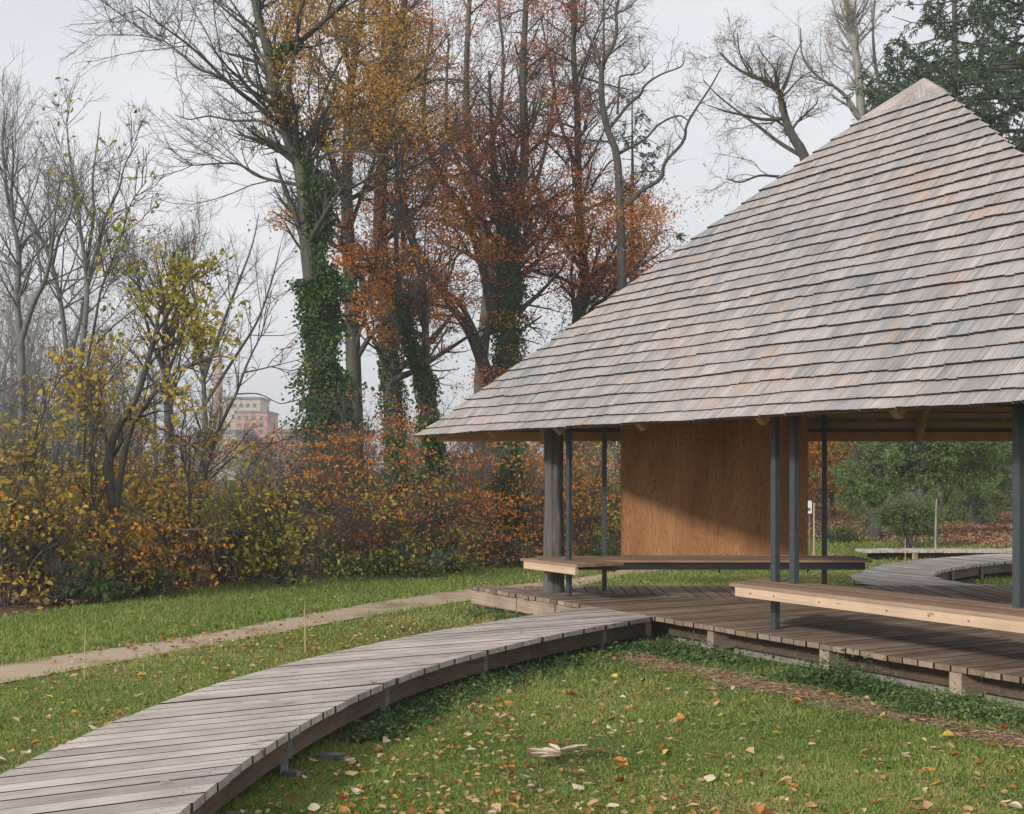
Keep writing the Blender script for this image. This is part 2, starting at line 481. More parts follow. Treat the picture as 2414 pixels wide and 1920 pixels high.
# ------------------------------------------------------------------ the ground
def sheet(name, ring, z, mat, kind='structure', label=None):
    me = bpy.data.meshes.new(name)
    me.from_pydata([(p[0], p[1], z) for p in ring], [], [list(range(len(ring)))])
    me.materials.append(mat)
    o = bpy.data.objects.new(name, me)
    COL.objects.link(o)
    return tag(o, label=label, kind=kind)


def strip_sheet(name, A, B, z, mat, label=None):
    A, B = np.array(A), np.array(B)
    n = len(A)
    V = np.vstack([np.c_[A, np.full(n, z)], np.c_[B, np.full(n, z)]])
    Q = [[i, n + i, n + i + 1, i + 1] for i in range(n - 1)]
    o = quads(name, V, Q, mat)
    return tag(o, label=label, kind='structure')


def smooth_line(P, n):
    """Catmull-Rom through the points, n samples"""
    P = np.asarray(P, float)
    Pp = np.vstack([2 * P[0] - P[1], P, 2 * P[-1] - P[-2]])
    m = len(P) - 1
    u = np.linspace(0, m - 1e-6, n)
    i = u.astype(int)
    f = (u - i)[:, None]
    a, b_, c_, d_ = Pp[i], Pp[i + 1], Pp[i + 2], Pp[i + 3]
    return 0.5 * ((2 * b_) + (-a + c_) * f + (2 * a - 5 * b_ + 4 * c_ - d_) * f ** 2 + (-a + 3 * b_ - 3 * c_ + d_) * f ** 3)


ground = sheet('ground', [(-900, -40), (900, -40), (900, 1500), (-900, 1500)], 0.0, M['grass_ground'], label='wide green lawn running back under the trees')
path_up = smooth_line([G(-260, 1618), G(0, 1575), G(500, 1497), G(800, 1440), G(1000, 1407), G(1180, 1386), G(1346, 1368), G(1500, 1342), G(1680, 1324), G(1860, 1311)], 60)
path_lo = smooth_line([G(-260, 1662), G(0, 1610), G(500, 1521), G(800, 1464), G(1000, 1431), G(1180, 1405), G(1346, 1384), G(1504, 1353), G(1690, 1332), G(1880, 1317)], 60)
_w = 0.05 * np.sin(np.arange(60) * 1.7)[:, None] * np.array([[0.3, 1.0]])
path_mid = (path_up + path_lo) / 2
path_up = path_mid + (path_up - path_mid) * 1.3
path_lo = path_mid + (path_lo - path_mid) * 1.25
strip_sheet('gravel_path', path_up + _w, path_lo - _w * 0.7, 0.012, M['gravel'], 'narrow trodden gravel path crossing the lawn')
EDGE = [G(-400, 1520), G(-100, 1482), G(0, 1466), G(150, 1441), G(290, 1426), G(400, 1402), G(560, 1380), G(700, 1372), G(1000, 1350), G(1200, 1338), G(1450, 1310), G(1600, 1290)]
sheet('woodland_floor', EDGE + [(8, 60), (-60, 60), (-60, 9)], 0.008, M['litter'], label='brown leaf litter under the shrubs')
BANK = [G(1880, 1266), G(2000, 1271), G(2120, 1278), G(2300, 1287), G(2500, 1302), G(2900, 1315)]
sheet('leaf_bank', BANK + [(70, 62), (8, 62)], 0.008, M['litter'], label='bank of fallen brown leaves under the conifers')

# ------------------------------------------------------------------ the pavilion
C0 = np.array([4.618, 14.267])
NV = [np.array([math.cos(math.radians(a)), math.sin(math.radians(a))]) for a in (210, 90, 330)]     # outward, sides: front, back, right
EV = [np.array([math.cos(math.radians(a)), math.sin(math.radians(a))]) for a in (300, 180, 60)]     # along each side
DECK_Z = 0.30


def FP(k, n, e):
    return C0 + NV[k] * n + EV[k] * e


pav = thing('pavilion', (C0[0], C0[1], 0), 'open timber pavilion with steep three-sided shingle roof over a wooden deck', 'pavilion')

# roof
ROOF_N, SLOPE, EAVE_Z = 3.447, 1.156, 2.30
CA, SA = 1 / math.hypot(1, SLOPE), SLOPE / math.hypot(1, SLOPE)


def RP(k, n, e, off=0.0):
    p = FP(k, n + off * SA, e)
    kick = 0.035 * max(0.0, (n - 3.2) / 0.247) ** 2
    return np.array([p[0], p[1], EAVE_Z + (ROOF_N - n) * SLOPE + kick + off * CA])


V = []
for k in range(3):
    V += [RP(k, 3.42, -3.42 * 1.732, -0.012), RP(k, 3.42, 3.42 * 1.732, -0.012), RP(k, 0.02, 0, -0.012)]
Q = [[0, 1, 2], [3, 4, 5], [6, 7, 8]]
me = bpy.data.meshes.new('roof')
me.from_pydata([tuple(v) for v in V], [], Q)
_a = me.attributes.new('tint', 'FLOAT', 'POINT'); _a.data.foreach_set('value', np.full(9, 0.5, dtype=np.float32))
me.materials.append(M['shake_base'])
roof = bpy.data.objects.new('roof', me)
COL.objects.link(roof)
adopt(roof, pav)

NC = 29
DN = (ROOF_N - 0.30) / NC
rs = np.random.default_rng(3)
sh = []                                                     # every shingle: (screen weight, verts, tint, gc)
for k in range(3):
    for i in range(NC):
        nl0 = ROOF_N - i * DN
        nu = max(nl0 - DN * 1.55, 0.05)
        lim = nl0 * 1.732 + 0.012
        e = -lim
        ph = rs.random(4) * 6.28
        course_t = rs.normal() * 0.04
        while e < lim - 0.01:
            w = float(np.clip(rs.lognormal(math.log(0.10), 0.42), 0.045, 0.22))
            e1 = min(e + w, lim)
            if lim - e1 < 0.03: e1 = lim
            nl = nl0 + rs.normal() * 0.002 + 0.0055 * math.sin(e * 2.1 + ph[0]) + 0.004 * math.sin(e * 5.3 + ph[1])
            butt = 0.036 + 0.004 * math.sin(e * 1.3 + ph[2]) + rs.normal() * 0.0012
            thick = 0.024 + rs.random() * 0.006
            a0, a1 = e + 0.0018, e1 - 0.0018
            t0, t1 = max(nu, (abs(a0) - 0.012) / 1.732), max(nu, (abs(a1) - 0.012) / 1.732)
            t0, t1 = min(t0, nl - 0.004), min(t1, nl - 0.004)
            f0 = (t0 - nu) / (nl0 - nu) * butt * 0.8
            f1 = (t1 - nu) / (nl0 - nu) * butt * 0.8
            tw = rs.normal() * 0.0008
            vv = [RP(k, nl, a0, butt + tw), RP(k, nl, a1, butt - tw), RP(k, t1, a1, 0.002 + f1), RP(k, t0, a0, 0.002 + f0),
                  RP(k, nl, a0, butt - thick), RP(k, nl, a1, butt - thick), RP(k, t1, a1, -0.008 + f1), RP(k, t0, a0, -0.008 + f0)]
            vv = np.array(vv)
            pz = 0.5 + 0.16 * math.sin(e * 0.9 + i * 0.35 + k) + course_t
            tint = float(np.clip(rs.normal(pz, 0.17), 0.01, 0.92))
            if rs.random() < 0.012: tint = 0.97
            sd = np.array([(nl, a0), (nl, a1), (t1, a1), (t0, a0)])
            gc = np.c_[np.r_[sd[:, 0], sd[:, 0]] * 1.53, np.r_[sd[:, 1], sd[:, 1]], np.full(8, rs.random() * 40)]
            c = vv[:4].mean(0)
            sx = CX + c[0] / c[1] * F
            vis = (k == 0) and sx < 2440
            wgt = (e1 - e) / c[1] ** 2 if vis else 0.0
            sh.append((wgt, vv, tint, gc))
            e = e1
order = sorted(range(len(sh)), key=lambda q: -sh[q][0])
BQ = np.array([[0, 1, 2, 3], [7, 6, 5, 4], [0, 4, 5, 1], [1, 5, 6, 2], [2, 6, 7, 3], [3, 7, 4, 0]])
for q in order[:300]:
    _, vv, tint, gc = sh[q]
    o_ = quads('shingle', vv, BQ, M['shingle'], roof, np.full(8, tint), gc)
    o_.data.materials.append(M['butt_shade'])
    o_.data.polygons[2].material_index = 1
rest = order[300:]
VV = np.concatenate([sh[q][1] for q in rest])
QQ = np.concatenate([BQ + 8 * i for i in range(len(rest))])
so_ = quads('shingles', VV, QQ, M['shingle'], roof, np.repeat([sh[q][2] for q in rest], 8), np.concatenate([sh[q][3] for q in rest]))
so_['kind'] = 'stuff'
so_.data.materials.append(M['butt_shade'])
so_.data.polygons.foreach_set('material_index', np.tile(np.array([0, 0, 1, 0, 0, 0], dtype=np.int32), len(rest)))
# ridge cap of flat boards, overlapping the top course
for k in range(3):
    e0, n0 = 0.345 * 1.732, 0.345
    zc = EAVE_Z + (ROOF_N - 0.315) * SLOPE
    p = [FP(k, n0, -e0), FP(k, n0, e0)]
    top = np.array([C0[0], C0[1], zc + 0.345])
    divs = 5
    for j in range(divs):
        a = p[0] + (p[1] - p[0]) * j / divs
        b_ = p[0] + (p[1] - p[0]) * (j + 1) / divs - (p[1] - p[0]) * 0.003
        u = np.array([*NV[k], 0]) * 0.012
        v3 = [np.array([*a, zc]) + u, np.array([*b_, zc]) + u, top + u * 0.15 + (b_ - a)[0] * 0.01, top + u * 0.15]
        v3 = [np.asarray(x, float) for x in v3]
        low = [x - np.array([0, 0, 0.026]) for x in v3]
        vv = np.array(v3 + low)
        quads('cap_board', vv, BQ, M['shingle'], roof, np.full(8, 0.72 + 0.2 * rs.random()),
              np.c_[np.array([1, 1, 0, 0, 1, 1, 0, 0]) * 0.6, np.array([0, 0.1, 0.1, 0] * 2), np.full(8, rs.random() * 40)])
# battens, eave boards and rafters under the roof
for k in range(3):
    for i in range(12):
        n = 3.30 - i * DN * 2.0 if i else 3.33
        hh = (EAVE_Z + (ROOF_N - n) * SLOPE)
        if i == 0:
            a, b_ = FP(k, 3.33, -3.33 * 1.70), FP(k, 3.33, 3.33 * 1.70)
            zc_ = EAVE_Z + (0.115 if k == 0 else 0.03)
            if k == 0: a, b_ = FP(k, 3.24, -3.24 * 1.70), FP(k, 3.24, 3.24 * 1.70)
            beam('eave_board', (*a, zc_), (*b_, zc_), 0.04, 0.13, M['rafter'], roof)
        else:
            n2 = 3.26 - i * DN * 1.35
            hh = EAVE_Z + (ROOF_N - n2) * SLOPE - 0.07
            a, b_ = FP(k, n2, -n2 * 1.70), FP(k, n2, n2 * 1.70)
            beam('batten', (*a, hh), (*b_, hh), 0.04, 0.06, M['rafter'], roof)
    for n2, hh in ((3.2, 2.495), (3.02, 2.70)):
        a, b_ = FP(k, n2, -n2 * 1.69), FP(k, n2, n2 * 1.69)
        if k: beam('purlin', (*a, hh), (*b_, hh), 0.05, 0.075, M['rafter'], roof)
    for e in (-4.2, -2.6, -0.95, 0.95, 2.6, 4.2):
        n_in = max(abs(e) / 1.732 + 0.05, 0.4)
        a = FP(k, 3.24, e)
        b_ = FP(k, n_in, e)
        ro = 0.205 if k == 0 else 0.26
        beam('rafter', (*a, EAVE_Z + (ROOF_N - 3.24) * SLOPE - ro), (*b_, EAVE_Z + (ROOF_N - n_in) * SLOPE - ro), 0.08, 0.16, M['rafter'], roof)
    # hip rafter
    ang = math.radians((150, 30, 270)[k])
    hd = np.array([math.cos(ang), math.sin(ang)])
    a, b_ = C0 + hd * 6.35, C0 + hd * 0.3
    beam('hip_rafter', (*a, EAVE_Z + (ROOF_N - 3.175) * SLOPE - 0.22), (*b_, EAVE_Z + (ROOF_N - 0.15) * SLOPE - 0.22), 0.1, 0.16, M['rafter'], roof)

# deck: three fields of boards mitred along the corner lines
me = bpy.data.meshes.new('deck')
PITCH = 0.1645
deck = None
DECK_N = 3.02
for k in range(3):
    # dark bearer set back under the board ends
    a, b_ = FP(k, 2.72, -2.72 * 1.7), FP(k, 2.72, 2.72 * 1.7)
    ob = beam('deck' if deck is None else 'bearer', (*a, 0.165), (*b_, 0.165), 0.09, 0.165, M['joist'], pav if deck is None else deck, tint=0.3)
    if deck is None: deck = ob
    a, b_ = FP(k, 2.62, -2.62 * 1.68), FP(k, 2.62, 2.62 * 1.68)
    beam('foundation_strip', (*a, 0.03), (*b_, 0.03), 0.16, 0.13, M['concrete'], deck)
    e = -DECK_N * 1.732
    while e < DECK_N * 1.732 - 0.03:
        e0, e1 = e + 0.008, e + PITCH - 0.008
        e += PITCH
        m0, m1 = abs(e0) / 1.732 + 0.006, abs(e1) / 1.732 + 0.006
        no = DECK_N + rng.normal() * 0.006
        if min(m0, m1) > no - 0.05: continue
        poly = [FP(k, no, e0), FP(k, no, e1), FP(k, min(m1, no - 0.01), e1), FP(k, min(m0, no - 0.01), e0)]
        if e0 < 0 < e1: poly.insert(3, FP(k, 0.006, 0))
        dz = rng.normal() * 0.0012
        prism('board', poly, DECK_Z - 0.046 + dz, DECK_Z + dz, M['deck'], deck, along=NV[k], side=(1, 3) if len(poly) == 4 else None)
# bearer ends standing under the edge
for k, e, w, n0 in ((0, -0.07, 0.10, 2.98), (0, 1.55, 0.12, 2.99), (0, 3.02, 0.12, 2.99), (0, -3.02, 0.05, 2.99), (0, 4.5, 0.12, 2.99), (1, 2.0, 0.12, 2.99), (1, -1.0, 0.12, 2.99)):
    a, b_ = FP(k, n0, e), FP(k, n0 - 0.75, e)
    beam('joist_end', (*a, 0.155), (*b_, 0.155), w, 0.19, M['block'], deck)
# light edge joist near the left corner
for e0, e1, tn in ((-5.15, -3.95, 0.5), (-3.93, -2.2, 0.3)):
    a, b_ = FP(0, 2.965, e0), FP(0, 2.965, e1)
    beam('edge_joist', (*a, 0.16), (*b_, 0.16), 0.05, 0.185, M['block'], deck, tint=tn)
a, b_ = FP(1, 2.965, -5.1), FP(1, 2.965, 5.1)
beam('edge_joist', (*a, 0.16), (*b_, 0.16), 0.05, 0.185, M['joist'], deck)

# steel posts
BENCH_Z = 0.76


def post(x, y, z0, z1, s=0.062, rot=30):
    c_, s_ = math.cos(math.radians(rot)), math.sin(math.radians(rot))
    poly = [(x + (c_ * u - s_ * v) * s / 2, y + (s_ * u + c_ * v) * s / 2) for u, v in ((-1, -1), (1, -1), (1, 1), (-1, 1))]
    o = prism('post', poly, z0, z1, M['steel'], pav)
    bv = o.modifiers.new('edge', 'BEVEL'); bv.width = 0.004; bv.segments = 1
    return o


post(2.596, 12.55, DECK_Z, 3.1, 0.068)
post(2.745, 12.38, BENCH_Z, 3.1, 0.068)
post(4.06, 10.2, BENCH_Z, 3.1, 0.07)
post(0.706, 15.76, DECK_Z, 3.0, 0.058)
post(1.205, 16.6, DECK_Z, 3.1, 0.058, 0)
post(4.075, 16.6, DECK_Z, 3.1, 0.058, 0)
post(*FP(2, 2.6, -3.26), DECK_Z, 3.0, 0.066, 60)
post(*FP(2, 2.6, 3.26), DECK_Z, 3.0, 0.066, 60)

# plywood wall panel at the back of the long bench
px0, px1, py = 1.41, 3.83, 16.47
ply = prism('wall_panel', [(px0, py), (px1, py), (px1, py + 0.05), (px0, py + 0.05)], 0.765, 3.0, M['ply'], pav, along=(1, 0))
_gc = np.array([(v.co.z, v.co.x, 3.7) for v in ply.data.vertices], dtype=np.float32)
ply.data.attributes['gc'].data.foreach_set('vector', _gc.ravel())


# round trunk columns in the three corners
def lathe_trunk(name, x, y, z0, z1, r0, r1, mat, parent, lean=(0, 0), seed=0):
    g = np.random.default_rng(seed)
    Kz, S = 44, 40
    zz = np.linspace(z0, z1, Kz)
    th = np.arange(S) / S * 2 * np.pi
    ph = g.random(6) * 6.28
    V = np.zeros((Kz, S, 3))
    for i, z in enumerate(zz):
        f = (z - z0) / (z1 - z0)
        r = r0 + (r1 - r0) * f + 0.018 * math.exp(-((z - z0) / 0.25)) + 0.006 * math.sin(z * 5 + ph[0])
        rr = r * (1 + 0.035 * np.cos(2 * th + ph[1] + z * 0.8) + 0.025 * np.cos(3 * th + ph[2] - z * 0.5) + 0.01 * np.cos(7 * th + ph[3] + z))
        crack = -0.022 * np.exp(-((th - 4.75 - 0.12 * math.sin(z * 3.1)) / 0.055) ** 2)      # drying crack towards the front
        scar = 0.016 * np.exp(-((th - 5.35) / 0.22) ** 2) * math.exp(-((z - z0 - 0.98) / 0.13) ** 2)
        rr = rr + crack + scar
        V[i, :, 0] = x + lean[0] * f + rr * np.cos(th)
        V[i, :, 1] = y + lean[1] * f + rr * np.sin(th)
        V[i, :, 2] = z
    Q = [[i * S + j, i * S + (j + 1) % S, (i + 1) * S + (j + 1) % S, (i + 1) * S + j] for i in range(Kz - 1) for j in range(S)]
    return quads(name, V.reshape(-1, 3), Q, mat, parent, smooth=True)


lathe_trunk('trunk_column', 0.535, 16.40, DECK_Z - 0.02, 3.2, 0.128, 0.112, M['column'], pav, seed=1)
lathe_trunk('trunk_column', 4.618, 9.53, DECK_Z - 0.02, 3.2, 0.128, 0.115, M['column'], pav, seed=2)
lathe_trunk('trunk_column', 8.70, 16.63, DECK_Z - 0.02, 3.2, 0.128, 0.115, M['column'], pav, seed=4)


# benches: slats over a fascia board
def bench(k, e0, e1, n0, n1, ns, fascia_outer, skew0=0.0, skew1=0.0, fdark=False):
    par = None
    w = (n1 - n0) / ns
    for i in range(ns):
        a, b_ = n0 + i * w + 0.004, n0 + (i + 1) * w - 0.004
        f0, f1 = (a - n0) / (n1 - n0), (b_ - n0) / (n1 - n0)
        poly = [FP(k, a, e0 + skew0 * f0), FP(k, a, e1 + skew1 * f0), FP(k, b_, e1 + skew1 * f1), FP(k, b_, e0 + skew0 * f1)]
        o = prism('bench' if par is None else 'slat', poly, BENCH_Z - 0.032, BENCH_Z + rng.normal() * 0.0008, M['bench'], pav if par is None else par, along=EV[k])
        if par is None: par = o
    nf = n1 - 0.035 if fascia_outer else n0 + 0.06
    es = (0.07, 0.05)
    a, b_ = FP(k, nf, e0 + (skew0 if fascia_outer else 0) + es[0]), FP(k, nf, e1 + (skew1 if fascia_outer else 0) - es[1])
    beam('fascia', (*a, BENCH_Z - 0.032 - 0.046), (*b_, BENCH_Z - 0.032 - 0.046), 0.045, 0.09, M['dark_steel'] if fdark else M['fascia'], par)
    nf2 = n0 + 0.05 if fascia_outer else n1 - 0.05
    a, b_ = FP(k, nf2, e0 + 0.12), FP(k, nf2, e1 - 0.12)
    beam('rear_rail', (*a, BENCH_Z - 0.032 - 0.04), (*b_, BENCH_Z - 0.032 - 0.04), 0.045, 0.075, M['joist'], par)
    return par


def bolt_row(k, n, es, z, par):
    for e in es:
        p = FP(k, n, e)
        q = FP(k, n + 0.006, e)
        P = np.array([[[*p, z], [*(p + (q - p) * 0.5), z], [*q, z], [*(q + (q - p) * 0.01), z]]])
        V, Q = tubes(P, np.array([[0.009, 0.009, 0.009, 0.0005]]), 8)
        quads('bolt', V, Q, M['zinc'], par)


bn = bench(0, 0.02, 4.9, 2.38, 3.06, 5, True, skew0=0.30, skew1=0.0)
bolt_row(0, 3.0475, (0.62, 0.95, 1.55, 2.35, 2.8, 3.2), BENCH_Z - 0.08, bn)
bench(0, -3.72, -2.46, 2.36, 3.04, 5, True, skew0=-0.05, skew1=0.0)
bf = bench(1, 0.19, 4.3, 1.40, 2.20, 6, False, fdark=True)
bench(2, -4.0, -2.5, 2.36, 3.04, 5, True)
for e in (2.05, 0.95, 3.35):
    a = FP(1, 1.46, e)
    V = [(a[0], a[1], 0.64), (a[0], a[1] + 0.10, 0.64), (a[0], a[1] + 0.10, 0.59), (a[0], a[1] + 0.005, 0.635)]
    V2 = [(x + 0.012, y, z) for x, y, z in V]
    quads('bracket', np.array(V + V2), BQ, M['dark_steel'], bf)


# ------------------------------------------------------------------ board walks
def clip_boards(par, name, ring, ang, z, mat, pitch=PITCH, gap=0.017, thick=0.045, lo=None, hi=None):
    d = np.array([math.cos(math.radians(ang)), math.sin(math.radians(ang))])
    q_ = np.array([-d[1], d[0]])
    R_ = np.array(ring)
    pp, qq = R_ @ d, R_ @ q_
    n = len(R_)

    def cuts(qv):
        xs = []
        for i in range(n):
            j = (i + 1) % n
            if (qq[i] <= qv) != (qq[j] <= qv):
                xs.append(pp[i] + (qv - qq[i]) / (qq[j] - qq[i]) * (pp[j] - pp[i]))
        return sorted(xs)
    q = qq.min() if lo is None else lo
    cnt = 0
    while q < (qq.max() if hi is None else hi):
        q0, q1 = q + gap / 2, q + pitch - gap / 2
        q += pitch
        A, B = cuts(q0), cuts(q1)
        if len(A) == 0 and len(B) == 0: continue
        if len(A) != len(B):
            A_ = cuts((q0 + q1) / 2)
            if len(A) == len(A_): B = A
            elif len(B) == len(A_): A = B
            else: A = B = A_
        for s in range(0, len(A) - 1, 2):
            jt = rng.normal(size=2) * 0.004
            if A[s + 1] - A[s] < 0.02 and B[s + 1] - B[s] < 0.02: continue
            poly = [d * (A[s] + jt[0]) + q_ * q0, d * (A[s + 1] + jt[1]) + q_ * q0, d * (B[s + 1] + jt[1]) + q_ * q1, d * (B[s] + jt[0]) + q_ * q1]
            dz = rng.normal() * 0.0015
            prism(name, poly, z - thick + dz, z + dz, mat, par, along=d, side=(0, 2))
            cnt += 1
    return cnt


def side_joist(par, line, z0, z1, off, mat, seg=3):
    L = np.array(line)
    T = np.gradient(L, axis=0)
    T /= np.linalg.norm(T, axis=1, keepdims=True)
    Nn = np.c_[-T[:, 1], T[:, 0]]
    A = L + Nn * off
    B = L + Nn * (off + math.copysign(0.045, off))
    n = len(L)
    for s in range(0, n - 1, seg):
        e = min(s + seg, n - 1)
        poly = list(A[s:e + 1]) + list(B[s:e + 1][::-1])
        prism('joist', poly, z0, z1, mat, par, along=T[s])


WZ = DECK_Z - 0.004
R_S = [(330, 2010), (426, 1911), (500, 1855), (553.9, 1816), (607.7, 1776), (659, 1740), (710.6, 1707), (767, 1678), (850, 1636), (901.6, 1613), (965, 1591), (1000, 1574), (1095, 1546.4),
       (1162, 1532.5), (1231.9, 1514), (1287.6, 1500), (1347.9, 1488.4), (1412.8, 1476.8), (1491.7, 1463)]
L_S = [(-330, 2010), (-150, 1900), (0, 1823), (122.4, 1769), (244.9, 1713), (367, 1666.5), (500, 1617), (598, 1586), (671.4, 1566.5), (744.9, 1544.5), (855, 1522.4), (1000, 1496.5), (1116, 1472.5), (1255, 1451), (1330, 1439)]
d30 = NV[0] * -1                                             # boards run square to the front edge of the deck
pj = (C0 + NV[0] * 3.03) @ d30
qv = np.array([-d30[1], d30[0]])


def fair(pts, deg, n=70):
    P_ = np.array([G(x, y, WZ) for x, y in pts])
    q_, p_ = P_ @ qv, P_ @ d30
    c_ = np.polyfit(q_, p_, deg)
    qq_ = np.linspace(q_[0], q_[-1], n)
    return np.polyval(c_, qq_)[:, None] * d30 + qq_[:, None] * qv


RW = fair(R_S, 5)
LW = fair(L_S, 4)


def at_joint(line):
    p, q = line[-1] @ d30, line[-1] @ qv
    T = line[-1] - line[-4]
    s = (pj - p) / (T @ d30)
    return line[-1] + T * s


ring = list(RW) + [at_joint(RW), at_joint(LW)] + list(LW[::-1])
walk = thing('boardwalk', (-1.2, 9.0, 0), 'curving weathered plank boardwalk leading up to the pavilion deck', 'boardwalk')
nb = clip_boards(walk, 'board', ring, 30, WZ, M['walk'])
RJ = np.vstack([RW, at_joint(RW)[None]])
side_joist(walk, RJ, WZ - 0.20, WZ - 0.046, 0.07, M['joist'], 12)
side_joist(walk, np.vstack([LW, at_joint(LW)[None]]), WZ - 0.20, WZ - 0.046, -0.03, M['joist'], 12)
# feet: galvanised straps and stubs below the side joist
for q in (10, 26, 42, 55, 67):
    p = RW[q]
    T = RW[q + 1] - RW[q - 1]
    T /= np.linalg.norm(T)
    nn = np.array([-T[1], T[0]])
    a = p + nn * 0.066
    beam('strap', (*a, WZ - 0.048), (*a, WZ - 0.20), 0.05, 0.006, M['zinc'], walk)
    b_ = p + nn * 0.10
    beam('foot', (*b_, WZ - 0.2), (*b_, -0.05), 0.05, 0.05, M['zinc'], walk)
p = RJ[-1] - d30 * 0.04
beam('joist_end', (*(p + qv * 0.02), WZ - 0.125), (*(p + qv * 0.9), WZ - 0.125), 0.07, 0.15, M['block'], walk)

OUT = [(2640, 1292), (2414, 1304), (2324, 1306.9), (2235.8, 1313.7), (2176.8, 1318.7), (2127.7, 1324.6), (2078.5, 1332.4), (2039.2, 1344.2), (2015.6, 1353), (2006.7, 1359), (2009.7, 1365.9), (2029.3, 1371.8), (2078.5, 1380.5)]
INN = [(2640, 1308), (2414, 1321.6), (2363.6, 1324.6), (2314.5, 1329.5), (2265.3, 1336.4), (2235.8, 1341.3), (2210.3, 1348.2), (2200.4, 1354), (2202.4, 1358), (2226, 1366.8), (2265.3, 1375.7)]
OW = smooth_line([G(x, y, WZ) for x, y in OUT], 60)
IW = smooth_line([G(x, y, WZ) for x, y in INN], 60)
ring2 = list(OW) + [np.array([5.35, 17.30]), np.array([6.62, 17.30])] + list(IW[::-1])
walk2 = thing('boardwalk', (7.0, 20.0, 0), 'hairpin plank boardwalk bending round behind the far side of the deck', 'boardwalk')
clip_boards(walk2, 'board', ring2, 118, WZ, M['walk'])
side_joist(walk2, IW, WZ - 0.19, WZ - 0.046, -0.03, M['joist'], 10)
side_joist(walk2, OW, WZ - 0.19, WZ - 0.046, 0.03, M['joist'], 10)
for q in (18, 28, 36, 44):
    p = IW[q]
    beam('foot', (p[0] + 0.02, p[1] + 0.03, WZ - 0.06), (p[0] + 0.02, p[1] + 0.03, -0.05), 0.05, 0.05, M['zinc'], walk2)
walk3 = thing('boardwalk', (10.0, 26.8, 0), 'straight low plank boardwalk crossing the lawn behind the white pole', 'boardwalk')
x = 7.35
while x < 16.5:
    dz = rng.normal() * 0.003
    prism('board', [(x, 26.5), (x + 0.15, 26.5), (x + 0.15, 27.25), (x, 27.25)], 0.155 + dz, 0.2 + dz, M['walk'], walk3, along=(0, 1))
    x += 0.164
beam('joist', (7.9, 26.8, 0.1), (16.4, 26.8, 0.1), 0.05, 0.1, M['joist'], walk3)
beam('joist', (7.6, 27.2, 0.09), (16.4, 27.2, 0.09), 0.05, 0.13, M['joist'], walk3)
for x in (8.4, 10.2, 12.0, 13.8):
    beam('foot', (x, 26.52, 0.15), (x, 26.52, -0.05), 0.12, 0.05, M['block'], walk3)

def screws(par, lineA, lineB, z, inset):
    """small dark screw heads, two to a board over each side joist"""
    V, Q = [], []
    for line, sgn in ((lineA, 1), (lineB, -1)):
        L = np.array(line)
        T = np.gradient(L, axis=0)
        T /= np.linalg.norm(T, axis=1, keepdims=True)
        P_ = L + np.c_[-T[:, 1], T[:, 0]] * inset * sgn
        qv_ = P_ @ qv
        q0 = math.floor(qv_.min() / PITCH)
        lo_ = ring_q0
        k = 0
        while lo_ + k * PITCH < qv_.max():
            for f in (0.28, 0.72):
                qq = lo_ + (k + f) * PITCH
                if qv_.min() < qq < qv_.max():
                    o_ = np.argsort(qv_)
                    x_ = np.interp(qq, qv_[o_], P_[o_, 0]); y_ = np.interp(qq, qv_[o_], P_[o_, 1])
                    i0 = len(V)
                    for c_ in range(4):
                        an = c_ * 1.5708 + 0.4
                        V.append((x_ + 0.0065 * math.cos(an), y_ + 0.0065 * math.sin(an), z + 0.004))
                    Q.append([i0, i0 + 1, i0 + 2, i0 + 3])
            k += 1
    o_ = quads('screws', V, Q, M['dark_steel'], par)
    o_['kind'] = 'stuff'


ring_q0 = min(np.array(ring) @ qv)
screws(walk, RW, LW, WZ, 0.10)

# ------------------------------------------------------------------ trees and shrubs
def stem(pts, Z, r, K=22, dz=0.0, wob=0.0, g=rng):
    """hand-drawn limb: outline points at real depth Z (running dz nearer or farther), radius r0 -> r1 in metres"""
    n = len(pts)
    Zs = Z + dz * np.linspace(0, 1, n) ** 1.3
    P = np.array([atD(p[0], p[1], z_) for p, z_ in zip(pts, Zs)])
    if len(P) < 3: P = np.vstack([P[0], (P[0] + P[1]) / 2, P[1]])
    S = smooth_line(P, K)
    if wob:
        w = np.cumsum(g.normal(size=(K, 3)), axis=0) * wob
        S = S + w - np.linspace(0, 1, K)[:, None] * w[-1] * 0.3
    if isinstance(r, (tuple, list)) and len(r) == 2:
        R = r[0] + (r[1] - r[0]) * np.linspace(0, 1, K) ** 0.85
    else:
        R = np.interp(np.linspace(0, 1, K), np.linspace(0, 1, len(r)), r)
    return S, R


